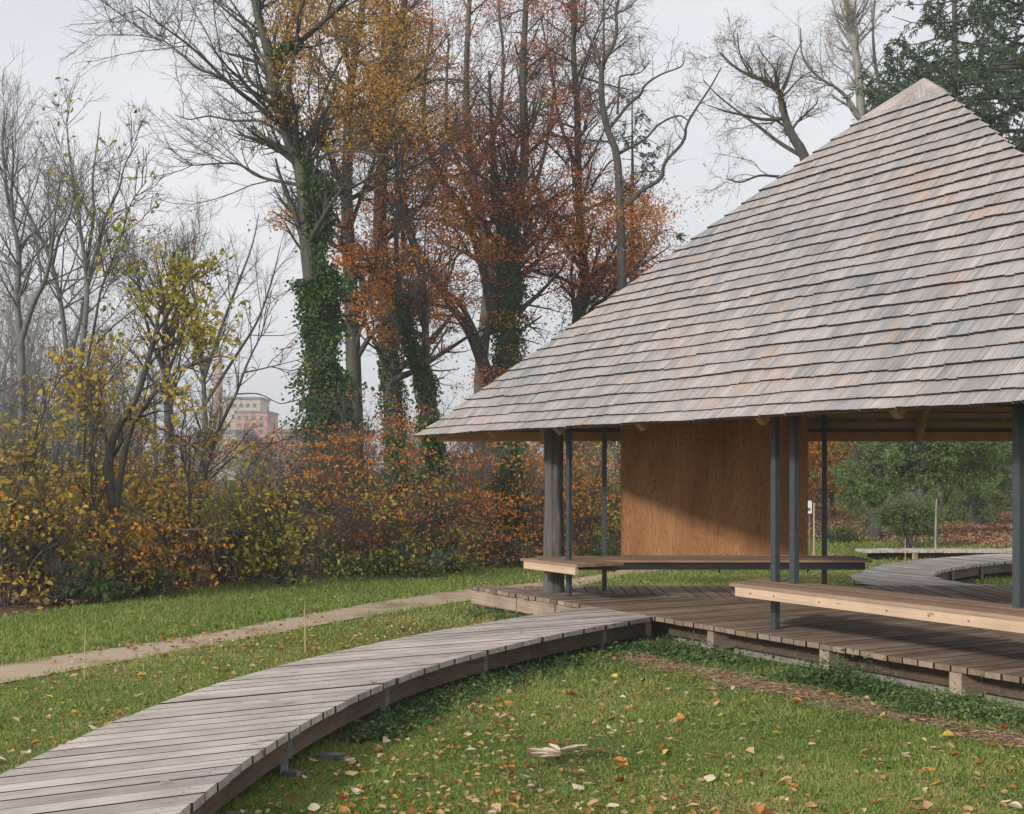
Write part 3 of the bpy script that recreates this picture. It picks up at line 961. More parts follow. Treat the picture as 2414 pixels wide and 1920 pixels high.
def sprout(P, R, n, tr, ang, ln, K, wander, up, rr, rmin, g, keep=None):
    """n shoots growing out of the limbs P (N,K,3); longer limbs bear more"""
    NN, K0, _ = P.shape
    seg = np.linalg.norm(np.diff(P, axis=1), axis=2).sum(1)
    idx = g.choice(NN, size=n, p=seg / seg.sum())
    t_ = tr[0] + (tr[1] - tr[0]) * g.random(n)
    f = t_ * (K0 - 1)
    i = np.minimum(f.astype(int), K0 - 2)
    fr_ = (f - i)[:, None]
    pos = P[idx, i] * (1 - fr_) + P[idx, i + 1] * fr_
    tan = P[idx, i + 1] - P[idx, i]
    tan /= np.linalg.norm(tan, axis=1, keepdims=True) + 1e-9
    r0 = (R[idx, i] * (1 - fr_[:, 0]) + R[idx, i + 1] * fr_[:, 0])
    if keep is not None:
        k_ = keep(pos)
        pos, tan, r0, t_, idx = pos[k_], tan[k_], r0[k_], t_[k_], idx[k_]
        n = len(pos)
    rv = g.normal(size=(n, 3))
    per = rv - (rv * tan).sum(1, keepdims=True) * tan
    per /= np.linalg.norm(per, axis=1, keepdims=True) + 1e-9
    a = np.radians(g.normal(ang[0], ang[1], n))[:, None]
    d = np.cos(a) * tan + np.sin(a) * per
    L = (ln[0] + (ln[1] - ln[0]) * g.random(n)) * (1.15 - 0.6 * t_)
    L = np.minimum(L, seg[idx] * 0.8)
    out = np.zeros((n, K, 3))
    out[:, 0] = pos
    for j in range(1, K):
        d = d + g.normal(size=(n, 3)) * wander
        d[:, 2] += up
        d /= np.linalg.norm(d, axis=1, keepdims=True) + 1e-9
        out[:, j] = out[:, j - 1] + d * (L / (K - 1))[:, None]
    ra = np.maximum(np.minimum(r0 * rr, r0 * 0.9), rmin)
    RR = ra[:, None] * (1 - 0.75 * np.linspace(0, 1, K)[None, :])
    RR = np.maximum(RR, rmin * 0.6)
    return out, RR


def along(P, n, g, t0=0.15):
    NN, K, _ = P.shape
    idx = g.integers(0, NN, n)
    f = (t0 + (1 - t0) * g.random(n)) * (K - 1)
    i = np.minimum(f.astype(int), K - 2)
    fr_ = (f - i)[:, None]
    return P[idx, i] * (1 - fr_) + P[idx, i + 1] * fr_


def even(stems):
    K = max(len(s[0]) for s in stems)
    u = np.linspace(0, 1, K)
    SP, SR = [], []
    for P_, R_ in stems:
        v = np.linspace(0, 1, len(P_))
        SP.append(np.stack([np.interp(u, v, P_[:, a]) for a in range(3)], axis=1))
        SR.append(np.interp(u, v, R_))
    return np.stack(SP), np.stack(SR)


def plant(name, label, cat, base, stems, levels, bark, leaves=(), ivy=None, group=None, seed=1, trunk_name='trunk', keep_twigs=None, sides=8):
    g = np.random.default_rng(seed)
    base = np.array([base[0], base[1], 0.0])
    root = thing(name, tuple(base), label, cat, group)
    SP, SR = even(stems)
    parts = [(SP, SR, sides)]
    cur = (SP, SR)
    for li, lv in enumerate(levels):
        c_ = sprout(*cur, lv['n'], lv.get('t', (0.3, 1.0)), lv.get('ang', (45, 14)), lv['len'], lv.get('K', 5), lv.get('w', 0.16), lv.get('up', 0.05), lv.get('rr', 0.5),
                    lv.get('rmin', 0.006), g, keep=keep_twigs if li == 0 else None)
        parts.append((*c_, lv.get('sides', 4 if li == 0 else 3)))
        if lv.get('stay'):
            continue
        cur = c_
    Vs, Qs, off = [], [], 0
    for P_, R_, s_ in parts:
        V_, Q_ = tubes(P_, R_, s_)
        Vs.append(V_); Qs.append(Q_ + off); off += len(V_)
    quads(trunk_name, np.concatenate(Vs), np.concatenate(Qs), bark, root, smooth=True)
    for lf in leaves:
        src = parts[lf.get('level', -1)][0]
        if lf.get('clump'):                      # leaves held in sprays along chosen twigs
            nc = lf['clump']
            cp = along(src, nc, g)
            if lf.get('keep') is not None: cp = cp[lf['keep'](cp, g)]
            if len(cp) == 0: continue
            idx = g.integers(0, len(cp), lf['n'])
            pos = cp[idx] + g.normal(size=(lf['n'], 3)) * np.array(lf.get('spread', (0.25, 0.25, 0.12)))
        else:
            pos = along(src, lf['n'], g, lf.get('t0', 0.15))
            pos = pos + g.normal(size=pos.shape) * lf.get('jit', 0.02)
        if lf.get('keep') is not None: pos = pos[lf['keep'](pos, g)]
        if len(pos) == 0: continue
        V_, Q_ = leaf_cards(pos, lf['size'], lf['size'] * lf.get('asp', 0.65), lf.get('nup', 0.25), lf.get('droop', 0.35), g=g, rnd=lf['size'] > 0.083 or lf.get('rnd', False))
        tn = np.clip(g.beta(2, 2, len(pos)) + lf.get('shift', 0), 0, 1)
        o_ = quads(lf.get('name', 'crown'), V_, Q_, lf['mat'], root, np.repeat(tn, len(V_) // len(pos)))
        o_['kind'] = 'stuff'
    if ivy:
        for (si, t0, t1, n, thick, side) in ivy:
            n = int(n * 1.7)
            thick = tuple(v * 0.72 for v in thick)
            P_, R_ = SP[si], SR[si]
            K_ = len(P_)
            tt = t0 + (t1 - t0) * g.random(n)
            f = tt * (K_ - 1)
            i = np.minimum(f.astype(int), K_ - 2)
            fr_ = (f - i)[:, None]
            pos = P_[i] * (1 - fr_) + P_[i + 1] * fr_
            rad = R_[i]
            th = g.normal(side[0], side[1], n) if side else g.random(n) * 6.283
            lump = 0.55 + 0.45 * np.sin(pos[:, 2] * 2.3 + th * 1.7) + 0.4 * np.sin(pos[:, 2] * 5.1 - th * 2.0)
            bulge = np.interp(tt, [t0, (t0 + t1) / 2, t1], [thick[0], thick[1], thick[2]])
            dd = rad + np.abs(g.normal(size=n)) ** 0.8 * bulge * np.clip(lump, 0.15, 1.5)
            rdir = np.c_[np.cos(th), np.sin(th), np.zeros(n)]
            pos = pos + rdir * dd[:, None] + g.normal(size=(n, 3)) * np.array([0.02, 0.02, 0.06])
            dr = rdir * 0.6 + g.normal(size=(n, 3)) * 0.6 + np.array([0, 0, -0.6])
            V_, Q_ = leaf_cards(pos, 0.05 + 0.05 * g.random(n), 0.072, 0.1, 0.5, g=g, dirs=dr, rnd=True)
            o_ = quads('ivy', V_, Q_, M['ivy'], root, np.repeat(np.clip(g.beta(2, 2.2, n), 0, 1), 6))
            o_['kind'] = 'stuff'
    return root


def pix(pos):
    """where points of the place fall, used only to say which limbs bear leaves"""
    return CX / 1.1197 + pos[:, 0] / pos[:, 1] * F / 1.1197, CY / 1.1197 - (pos[:, 2] - EYE) / pos[:, 1] * F / 1.1197


def box(x0, x1, y0, y1, p_in=1.0, p_out=0.0):
    def f(pos, g):
        x_, y_ = pix(pos)
        x_ = x_ + g.normal(size=len(pos)) * 42
        y_ = y_ + g.normal(size=len(pos)) * 48
        inside = (x_ > x0) & (x_ < x1) & (y_ > y0) & (y_ < y1)
        return g.random(len(pos)) < np.where(inside, p_in, p_out)
    return f


def tree_base(x, Z):
    return ((x * 1.1197 - CX) / F * Z, Z)


PX = lambda Z: Z / 2679.3                                     # metres per picture unit at depth Z


def foot(x, Z):
    """picture height of the ground at depth Z, a little below"""
    return 993 + 2679.3 * (EYE + 0.15) / Z


def S_(Z, pts, r0, r1, **kw):
    return stem(pts, Z, (r0 * PX(Z), r1 * PX(Z)), **kw)


# --- tall ivy-clad tree left of the gap
Z = 31.0
st = [S_(Z, [(690, foot(0, Z)), (686, 1000), (680, 850), (668, 680), (652, 540), (645, 464), (641, 398), (631, 348), (611, 298), (588, 232), (575, 166), (565, 109), (548, 50), (538, 0), (528, -90), (515, -230)], 25, 6, K=34),
      S_(Z, [(578, 130), (592, 112), (614, 99), (647, 76), (687, 40), (720, 10), (747, -20), (800, -90)], 8, 3, dz=-2.5),
      S_(Z, [(600, 262), (568, 245), (541, 222), (505, 195), (468, 162), (429, 123), (389, 89), (349, 60), (283, 13)], 7, 1.2, dz=-2.0),
      S_(Z, [(612, 300), (584, 275), (548, 255), (495, 255), (439, 245), (399, 252), (369, 242)], 4.2, 0.9, dz=2.0),
      S_(Z, [(625, 345), (601, 328), (565, 308), (541, 295), (505, 285), (482, 275)], 4, 0.9, dz=-1.0),
      S_(Z, [(642, 395), (621, 388), (565, 378), (531, 365), (502, 346), (455, 345), (402, 348), (366, 331)], 4.6, 0.9, dz=1.5),
      S_(Z, [(480, 172), (468, 162), (422, 146), (379, 113), (343, 86), (290, 75), (237, 73)], 3.5, 0.8, dz=1.0),
      S_(Z, [(560, 130), (545, 110), (528, 70), (505, 30), (470, -20)], 4.5, 2, dz=1.5),
      S_(Z, [(588, 150), (572, 100), (540, 60), (470, 10), (420, -40)], 3.5, 1.2, dz=3),
      S_(Z, [(615, 320), (650, 285), (668, 240), (690, 180), (720, 120), (760, 50)], 6, 2.0, dz=3),
      S_(Z, [(645, 400), (680, 330), (720, 318), (770, 322), (820, 328)], 4.0, 1.2, dz=-2)]
plant('tall_tree', 'tall half-bare tree leaning left, trunk wrapped in dark ivy', 'tree', tree_base(690, Z), st,
      [dict(n=150, t=(0.25, 1.0), ang=(42, 14), len=(1.4, 3.6), K=7, w=0.13, up=0.06, rr=0.45, rmin=0.012),
       dict(n=1100, t=(0.15, 1.0), ang=(40, 14), len=(0.5, 1.5), K=5, w=0.15, up=0.05, rmin=0.007),
       dict(n=5200, t=(0.1, 1.0), ang=(40, 15), len=(0.25, 0.75), K=3, w=0.12, up=0.04, rmin=0.0045)],
      M['bark'], [dict(mat=M['ochre'], n=9500, clump=560, size=0.083, spread=(0.22, 0.22, 0.16), keep=box(570, 930, -200, 330, 1.0, 0.04)),
                  dict(mat=M['ochre'], n=500, clump=60, size=0.08, keep=box(480, 570, -100, 150, 1.0, 0.0)),
                  dict(mat=M['orange'], n=500, clump=70, size=0.08, spread=(0.3, 0.3, 0.15), keep=box(500, 640, 400, 640, 1.0, 0.0))],
      ivy=[(0, 0.02, 0.42, 9500, (0.6, 0.5, 0.34), (0.05, 0.62)), (0, 0.02, 0.24, 5500, (0.75, 0.5, 0.25), None), (0, 0.38, 0.62, 800, (0.14, 0.1, 0.05), (0.2, 0.7)), (1, 0.05, 0.35, 500, (0.12, 0.1, 0.06), None)], seed=21,
      keep_twigs=lambda p: (p[:, 2] > 7.0))

# --- beeches and oaks behind, each drawn by its own trunk line
BE = [dict(n=85, t=(0.13, 1.0), ang=(52, 16), len=(1.5, 4.2), K=6, w=0.14, up=0.05, rr=0.42, rmin=0.014),
      dict(n=700, t=(0.15, 1.0), ang=(42, 14), len=(0.6, 1.7), K=4, w=0.14, up=0.02, rmin=0.008),
      dict(n=2600, t=(0.1, 1.0), ang=(40, 14), len=(0.25, 0.8), K=3, w=0.1, up=0.02, rmin=0.005)]
Z = 36.0
plant('beech_tree', 'slender grey beech trunk just right of the ivy trunk with ochre top', 'tree', tree_base(748, Z),
      [S_(Z, [(752, foot(0, Z)), (748, 900), (740, 650), (733, 500), (730, 400), (733, 298), (733, 232), (745, 130), (760, 30), (770, -90)], 19, 5, K=30),
       S_(Z, [(738, 480), (765, 400), (790, 330), (800, 250), (830, 150)], 5, 1.5, dz=2),
       S_(Z, [(734, 222), (760, 218), (800, 208), (845, 196), (890, 176), (930, 166), (985, 172)], 6, 2, dz=-3),
       S_(Z, [(742, 760), (770, 650), (790, 560), (800, 480)], 4, 1.2, dz=-2)], BE, M['bark'],
      [dict(mat=M['ochre'], n=10500, clump=560, size=0.083, spread=(0.28, 0.28, 0.14), keep=box(560, 960, -150, 340, 1, 0.12)),
       dict(mat=M['orange'], n=4500, clump=260, size=0.08, keep=box(660, 860, 450, 1020, 1, 0.05))], seed=22)
Z = 38.0
plant('beech_tree', 'straight thick beech trunk with orange leaf sprays between two ivy stems', 'tree', tree_base(838, Z),
      [S_(Z, [(842, foot(0, Z)), (830, 900), (820, 740), (812, 620), (802, 536), (800, 431), (806, 331), (810, 282), (822, 200), (840, 100), (855, -30), (870, -150)], 23, 5, K=30),
       S_(Z, [(810, 284), (800, 235), (798, 180), (805, 100), (815, 0)], 8, 3, dz=2),
       S_(Z, [(815, 690), (790, 660), (775, 620), (745, 600)], 6, 1.5, dz=-2),
       S_(Z, [(806, 500), (850, 450), (900, 430), (960, 400), (1010, 350)], 5, 1.2, dz=2),
       S_(Z, [(815, 690), (870, 640), (920, 610), (960, 600)], 3.5, 1, dz=-2)], BE, M['bark'],
      [dict(mat=M['orange'], n=9000, clump=330, size=0.083, spread=(0.4, 0.35, 0.09), keep=box(680, 1000, 360, 1000, 1, 0.15)),
       dict(mat=M['ochre'], n=5500, clump=330, size=0.08, keep=box(700, 1000, -100, 330, 1, 0.08)),
       dict(mat=M['russet'], n=5000, clump=300, size=0.08, keep=box(840, 1100, -150, 150, 1, 0.0))],
      ivy=[(0, 0.02, 0.22, 1500, (0.3, 0.2, 0.1), None)], seed=23)
Z = 34.0
plant('forked_tree', 'thin forked tree, stem and left arm covered in ivy', 'tree', tree_base(907, Z),
      [S_(Z, [(912, foot(0, Z)), (910, 960), (907, 899), (895, 800), (897, 728), (889, 603), (876, 540), (848, 446), (835, 330), (830, 200)], 13, 3, K=28),
       S_(Z, [(898, 815), (880, 770), (864, 728), (848, 646), (836, 565), (836, 446), (850, 330)], 10, 3, K=24, dz=-1.5),
       S_(Z, [(893, 770), (925, 720), (945, 690), (965, 700)], 3, 1, dz=1)],
      [dict(n=46, t=(0.3, 1.0), ang=(48, 16), len=(1.0, 2.8), K=6, w=0.14, up=0.05, rr=0.42, rmin=0.012), BE[1] | dict(n=300), BE[2] | dict(n=1300)], M['bark'],
      [dict(mat=M['orange'], n=2600, clump=140, size=0.08)], ivy=[(0, 0.0, 0.36, 3300, (0.3, 0.22, 0.14), None), (1, 0.0, 0.55, 2500, (0.16, 0.16, 0.1), None)], seed=24)
Z = 40.0
plant('ivy_beech', 'copper beech with ivy-green stem forking above the roof edge', 'tree', tree_base(1072, Z),
      [S_(Z, [(1075, foot(0, Z)), (1070, 900), (1068, 759), (1073, 634), (1071, 583), (1073, 474), (1089, 430), (1104, 346), (1104, 255), (1100, 164), (1105, 60), (1110, -80)], 22, 5, K=30),
       S_(Z, [(1072, 500), (1058, 465), (1045, 437), (1042, 365), (1035, 260), (1030, 150)], 11, 3, dz=1.5),
       S_(Z, [(1058, 850), (1023, 790), (986, 696), (942, 634), (925, 600), (888, 547), (856, 456), (840, 380)], 12, 3, dz=-2),
       S_(Z, [(1040, 810), (1000, 700), (960, 630), (901, 587), (870, 500), (850, 400)], 8, 2, dz=-3),
       S_(Z, [(1045, 700), (1025, 600), (1005, 521), (972, 437), (921, 365), (896, 292), (892, 219), (896, 146), (910, 40)], 12, 3, dz=2)],
      [BE[0] | dict(n=110), BE[1] | dict(n=800), BE[2] | dict(n=3600)], M['bark'],
      [dict(mat=M['orange'], n=14000, clump=480, size=0.083, spread=(0.45, 0.4, 0.1), keep=box(860, 1250, 330, 1000, 1, 0.12)),
       dict(mat=M['russet'], n=8000, clump=500, size=0.08, keep=box(850, 1250, -150, 480, 1, 0.05))],
      ivy=[(0, 0.0, 0.52, 8500, (0.5, 0.36, 0.22), None), (1, 0.0, 0.6, 900, (0.2, 0.14, 0.08), None)], seed=25)
Z = 45.0
plant('dark_beech', 'dark twiggy beech with thin rusty brown leaves high up', 'tree', tree_base(1010, Z),
      [S_(Z, [(1010, foot(0, Z)), (1012, 800), (1025, 650), (1030, 560), (1012, 470), (998, 380), (985, 280), (982, 150), (988, 0), (990, -120)], 16, 4, K=28),
       S_(Z, [(1020, 600), (1080, 480), (1130, 380), (1160, 250), (1170, 120)], 8, 2, dz=2),
       S_(Z, [(1005, 430), (960, 330), (940, 220), (945, 80)], 7, 2, dz=-2),
       S_(Z, [(995, 370), (1040, 280), (1060, 150), (1050, 0)], 7, 2, dz=3)],
      [BE[0] | dict(n=110, t=(0.2, 1)), BE[1] | dict(n=850), BE[2] | dict(n=3600)], M['twig_grey'],
      [dict(mat=M['russet'], n=10000, clump=600, size=0.083, spread=(0.35, 0.35, 0.15), keep=box(860, 1260, -200, 600, 1, 0.2))], seed=26)
Z = 42.0
plant('copper_tree', 'tall tree with dense burnt-orange lower leaves above the roof slope', 'tree', tree_base(1212, Z),
      [S_(Z, [(1208, foot(0, Z)), (1212, 800), (1216, 660), (1233, 601), (1228, 545), (1219, 437), (1217, 328), (1215, 219), (1209, 146), (1207, 73), (1207, 0), (1207, -90)], 13, 4, K=30),
       S_(Z, [(1216, 700), (1250, 600), (1300, 520), (1350, 480)], 5, 1.5, dz=-2),
       S_(Z, [(1222, 560), (1180, 500), (1150, 430), (1120, 380)], 5, 1.5, dz=-2),
       S_(Z, [(1216, 360), (1180, 260), (1160, 150), (1140, 40)], 5, 1.5, dz=2),
       S_(Z, [(1212, 170), (1235, 120), (1260, 60), (1290, 0)], 3.5, 1.2, dz=1)],
      [BE[0] | dict(n=130, t=(0.15, 1)), BE[1] | dict(n=1000), BE[2] | dict(n=4500)], M['bark'],
      [dict(mat=M['orange'], n=16000, clump=520, size=0.083, spread=(0.5, 0.45, 0.11), keep=box(1080, 1440, 400, 800, 1, 0.05)),
       dict(mat=M['russet'], n=7000, clump=420, size=0.08, keep=box(1090, 1300, -100, 420, 1, 0.0))], seed=27)
Z = 39.0
plant('bare_oak', 'bare crooked oak with long dark limbs reaching right over the roof', 'tree', tree_base(1308, Z),
      [S_(Z, [(1312, foot(0, Z)), (1310, 800), (1310, 640), (1308, 529), (1304, 401), (1297, 321), (1279, 273), (1268, 219), (1266, 164), (1268, 142), (1275, 124), (1291, 95), (1299, 62), (1297, 22), (1312, -30)], 12, 2.5, K=34),
       S_(Z, [(1268, 150), (1253, 98), (1235, 69), (1231, 22), (1240, -40)], 4, 1.5, dz=1),
       S_(Z, [(1270, 140), (1271, 124), (1271, 60), (1271, -30)], 4, 1.5, dz=-1),
       S_(Z, [(1306, 440), (1337, 416), (1351, 401), (1392, 376), (1399, 343), (1439, 299), (1446, 262), (1475, 215), (1497, 182), (1519, 142)], 6.5, 1.2, K=26, dz=-1.5),
       S_(Z, [(1296, 325), (1315, 317), (1359, 292), (1388, 262), (1428, 244), (1450, 255)], 4, 1.2, dz=1.5),
       S_(Z, [(1280, 275), (1322, 222), (1348, 200), (1359, 179), (1392, 157), (1432, 142), (1441, 128)], 4, 1.0, dz=-2),
       S_(Z, [(1300, 240), (1304, 171), (1312, 160), (1348, 153), (1370, 128)], 3, 0.9, dz=1)],
      [dict(n=60, t=(0.35, 1.0), ang=(50, 18), len=(0.5, 1.6), K=6, w=0.22, up=0.06, rr=0.4, rmin=0.01), dict(n=300, t=(0.2, 1), ang=(45, 15), len=(0.25, 0.8), K=4, w=0.18, up=0.05, rmin=0.006),
       dict(n=900, t=(0.2, 1), ang=(42, 15), len=(0.15, 0.45), K=3, w=0.1, up=0.03, rmin=0.0045)], M['bark_dark'],
      [dict(mat=M['orange'], n=5200, clump=300, size=0.083, keep=box(1100, 1420, 420, 800, 1, 0.0))], seed=28)
Z = 41.0
plant('bare_oak', 'bare spreading oak behind the roof slope with a few tan leaves', 'tree', tree_base(1672, Z),
      [S_(Z, [(1672, foot(0, Z)), (1690, 700), (1708, 430), (1694, 333), (1670, 290), (1656, 258), (1645, 215), (1640, 196), (1615, 172), (1585, 162), (1548, 142), (1515, 110)], 16, 1.5, K=30),
       S_(Z, [(1652, 250), (1610, 252), (1575, 245), (1530, 235), (1490, 222)], 4.5, 1, dz=-1.5),
       S_(Z, [(1690, 330), (1640, 300), (1595, 265), (1560, 240), (1510, 200), (1480, 168)], 5, 1, dz=2),
       S_(Z, [(1642, 200), (1660, 160), (1672, 120), (1690, 85)], 4, 1, dz=1.5),
       S_(Z, [(1700, 360), (1650, 372), (1600, 370), (1560, 384), (1530, 376)], 4, 1, dz=-2),
       S_(Z, [(1700, 350), (1640, 420), (1590, 470), (1560, 505)], 2.5, 0.8, dz=1),
       S_(Z, [(1585, 165), (1560, 120), (1552, 70)], 2.5, 0.8, dz=-1)],
      [dict(n=46, t=(0.35, 1.0), ang=(48, 18), len=(0.9, 2.6), K=7, w=0.24, up=0.05, rr=0.4, rmin=0.009), dict(n=420, t=(0.2, 1), ang=(42, 15), len=(0.4, 1.2), K=5, w=0.2, up=0.03, rmin=0.006),
       dict(n=1900, t=(0.15, 1), ang=(40, 15), len=(0.2, 0.6), K=3, w=0.1, up=0.03, rmin=0.004)], M['bark'],
      [dict(mat=M['ochre'], n=700, clump=70, size=0.07, spread=(0.2, 0.2, 0.12))], seed=29, keep_twigs=lambda p: p[:, 2] > 8)
Z = 46.0
plant('pale_tree', 'pale-barked bare tree beside the roof peak', 'tree', tree_base(1850, Z),
      [S_(Z, [(1850, foot(0, Z)), (1838, 500), (1820, 290), (1815, 250), (1806, 146), (1798, 90), (1790, 42), (1773, -40), (1760, -150)], 14, 5, K=28),
       S_(Z, [(1818, 270), (1790, 215), (1760, 185), (1720, 160), (1690, 120), (1685, 60)], 5, 1.4, dz=-2),
       S_(Z, [(1840, 290), (1862, 230), (1845, 150), (1838, 60), (1846, -40)], 6, 2, dz=2),
       S_(Z, [(1800, 100), (1770, 60), (1755, 10), (1740, -50)], 3.5, 1.2, dz=1),
       S_(Z, [(1812, 200), (1790, 160), (1750, 130), (1735, 90)], 3, 1, dz=3)],
      [dict(n=90, t=(0.35, 1.0), ang=(45, 15), len=(0.9, 2.6), K=6, w=0.16, up=0.06, rr=0.4, rmin=0.009), dict(n=650, t=(0.2, 1), ang=(42, 15), len=(0.4, 1.2), K=4, w=0.14, up=0.04, rmin=0.006),
       dict(n=2400, t=(0.15, 1), ang=(40, 15), len=(0.2, 0.6), K=3, w=0.1, up=0.03, rmin=0.0045)], M['bark_pale'],
      [dict(mat=M['ochre'], n=900, clump=110, size=0.07, spread=(0.2, 0.2, 0.12))], seed=30, keep_twigs=lambda p: p[:, 2] > 8)


# --- conifers
def conifer(name, label, x, Z, top, r_max, n_whorl, mat, seed, low=1.0, dense=1.0, size=0.2, droop=-0.25, sweep=None, n_sub=9):
    g = np.random.default_rng(seed)
    bx, by = tree_base(x, Z)
    root = thing(name, (bx, by, 0), label, 'tree')
    H = top
    Ps = np.stack([np.c_[np.full(16, bx) + np.cumsum(g.normal(size=16)) * 0.02, np.full(16, by), np.linspace(-0.1, H, 16)]])
    V0, Q0 = tubes(Ps, (0.028 * H * (1 - np.linspace(0, 0.97, 16)))[None] * 0.55, 9)
    nb = n_whorl
    hz = low + (H - low) * (np.arange(nb) + g.random(nb)) / nb
    L = r_max * (1 - (hz - low) / (H - low)) ** 0.8 * (0.65 + 0.6 * g.random(nb)) + 0.15
    az = g.random(nb) * 6.283 if sweep is None else g.normal(sweep[0], sweep[1], nb)
    K = 8
    u = np.linspace(0, 1, K)
    B = np.zeros((nb, K, 3))
    B[:, :, 0] = bx + np.cos(az)[:, None] * L[:, None] * u
    B[:, :, 1] = by + np.sin(az)[:, None] * L[:, None] * u
    B[:, :, 2] = hz[:, None] + L[:, None] * (0.12 * u + droop * 1.6 * u ** 1.6 + 0.22 * u ** 4)
    B += np.cumsum(g.normal(size=(nb, K, 3)) * 0.02, axis=1)
    RB = (0.012 + 0.011 * L)[:, None] * (1 - 0.85 * u)[None]
    V1, Q1 = tubes(B, RB, 4)
    sub, RS = sprout(B, RB, nb * n_sub, (0.2, 1.0), (58, 12), (0.35, 1.3), 5, 0.1, -0.09, 0.5, 0.005, g)
    V2, Q2 = tubes(sub, RS, 3)
    quads('trunk', np.concatenate([V0, V1, V2]), np.concatenate([Q0, Q1 + len(V0), Q2 + len(V0) + len(V1)]), M['bark_dark'], root, smooth=True)
    n = int(nb * n_sub * 26 * dense)
    idx = g.integers(0, len(sub), n)
    f = g.random(n) * 4
    i = np.minimum(f.astype(int), 3)
    fr_ = (f - i)[:, None]
    pos = sub[idx, i] * (1 - fr_) + sub[idx, i + 1] * fr_ + g.normal(size=(n, 3)) * 0.025
    tan = sub[idx, i + 1] - sub[idx, i]
    tan /= np.linalg.norm(tan, axis=1, keepdims=True) + 1e-9
    dr = tan * 0.9 + g.normal(size=(n, 3)) * 0.55 + np.array([0, 0, -0.15])
    V3, Q3 = leaf_cards(pos, size, size * 0.26, 0.2, 0, 0.15, g=g, dirs=dr)
    o_ = quads('crown', V3, Q3, mat, root, np.repeat(np.clip(g.beta(2, 2, n), 0, 1), 4))
    o_['kind'] = 'stuff'
    return root


conifer('spruce_tree', 'narrow dark spruce showing behind the bare oak limbs', 1335, 52.0, 17.8, 3.6, 80, M['conifer'], 41, low=3, dense=0.55, size=0.2, n_sub=8)
conifer('spruce_tree', 'huge dark green spruce rising behind the roof peak', 2190, 38.0, 25.0, 7.2, 230, M['conifer'], 42, low=4.6, dense=1.0, size=0.2, droop=-0.2)
conifer('spruce_tree', 'second tall spruce half hidden behind the huge one', 2010, 47.0, 24.5, 5.0, 140, M['conifer'], 43, low=7, dense=0.85, size=0.22, droop=-0.2)
conifer('spruce_tree', 'thin-crowned young spruce beside the pale bare tree', 1892, 44.0, 16.8, 2.2, 60, M['conifer'], 45, low=11, dense=0.75, size=0.2)


# --- broad low evergreens seen through the pavilion
def evergreen(name, label, cat, x, Z, stems, centres, n_twig, n_leaf, mat, seed, size=0.13, group=None, bark='bark'):
    """stems plus foliage bunched round several limb ends"""
    g = np.random.default_rng(seed)
    bx, by = tree_base(x, Z)
    root = thing(name, (bx, by, 0), label, cat, group)
    SP, SR = even(stems)
    V0, Q0 = tubes(SP, SR, 9)
    L1, R1 = [], []
    hub = SP[0][int(len(SP[0]) * 0.7)]
    for (cx_, cy_, cz_, r_) in centres:
        c = atD(cx_, cy_, Z + cz_)
        for _ in range(n_twig):
            e = c + g.normal(size=3) * r_ * np.array([0.6, 0.6, 0.42])
            s0 = hub + (c - hub) * g.random() * 0.6
            mid = (s0 + e) / 2 + g.normal(size=3) * 0.12 + np.array([0, 0, 0.1])
            L1.append(smooth_line([s0, mid, e], 7))
            R1.append(np.linspace(0.022, 0.004, 7))
    L1 = np.array(L1); R1 = np.array(R1)
    V1, Q1 = tubes(L1, R1, 4)
    sub, RS = sprout(L1, R1, len(L1) * 9, (0.35, 1.0), (50, 14), (0.25, 0.75), 4, 0.12, -0.05, 0.5, 0.004, g)
    V2, Q2 = tubes(sub, RS, 3)
    quads('trunk', np.concatenate([V0, V1, V2]), np.concatenate([Q0, Q1 + len(V0), Q2 + len(V0) + len(V1)]), M[bark], root, smooth=True)
    pos = along(sub, n_leaf, g) + g.normal(size=(n_leaf, 3)) * 0.03
    V3, Q3 = leaf_cards(pos, size, size * 0.3, 0.2, 0.35, 0.15, g=g)
    o_ = quads('crown', V3, Q3, mat, root, np.repeat(np.clip(g.beta(2, 2, n_leaf), 0, 1), 4))
    o_['kind'] = 'stuff'
    return root


Z = 35.0
evergreen('yew_tree', 'spreading green yew with thick short trunk on the leaf bank', 'tree', 1838, Z,
          [S_(Z, [(1838, foot(0, Z)), (1838, 1115), (1842, 1075), (1860, 1030), (1880, 980), (1890, 900)], 20, 9),
           S_(Z, [(1842, 1075), (1822, 1040), (1810, 990), (1800, 940)], 9, 4, dz=-0.8)],
          [(1815, 990, 0, 1.0), (1830, 1030, -0.8, 0.6), (1795, 1035, 0.5, 0.5), (1850, 960, 0.5, 1.2), (1920, 975, -0.5, 1.25), (2010, 965, 0, 1.1), (1950, 1000, 0.4, 0.8),
           (1890, 920, 0, 1.3), (1980, 920, 0, 1.3), (2080, 985, 0.5, 1.0), (2070, 940, 0, 1.1)], 17, 38000, M['yew'], 51, size=0.085)
Z = 31.0
evergreen('yew_shrub', 'low many-stemmed dark shrub growing from the brown leaves', 'shrub', 1912, Z,
          [S_(Z, [(1912, foot(0, Z)), (1910, 1120), (1905, 1090)], 4, 2)] + [S_(Z, [(1912 + q * 0.15, foot(0, Z)), (1912 + q * 0.4, 1125), (1912 + q, 1060 + abs(q) * 0.2)], 3, 1.2, dz=g_) for q, g_ in ((-50, 0.2), (-25, -0.3), (25, 0.3), (50, -0.2))],
          [(1872, 1085, 0, 0.42), (1900, 1080, -0.2, 0.42), (1930, 1080, 0.2, 0.42), (1955, 1088, 0, 0.38), (1890, 1105, 0.2, 0.3), (1935, 1108, -0.1, 0.3)], 13, 7000, M['yew'], 52, size=0.065, bark='bark_dark')
Z = 44.0
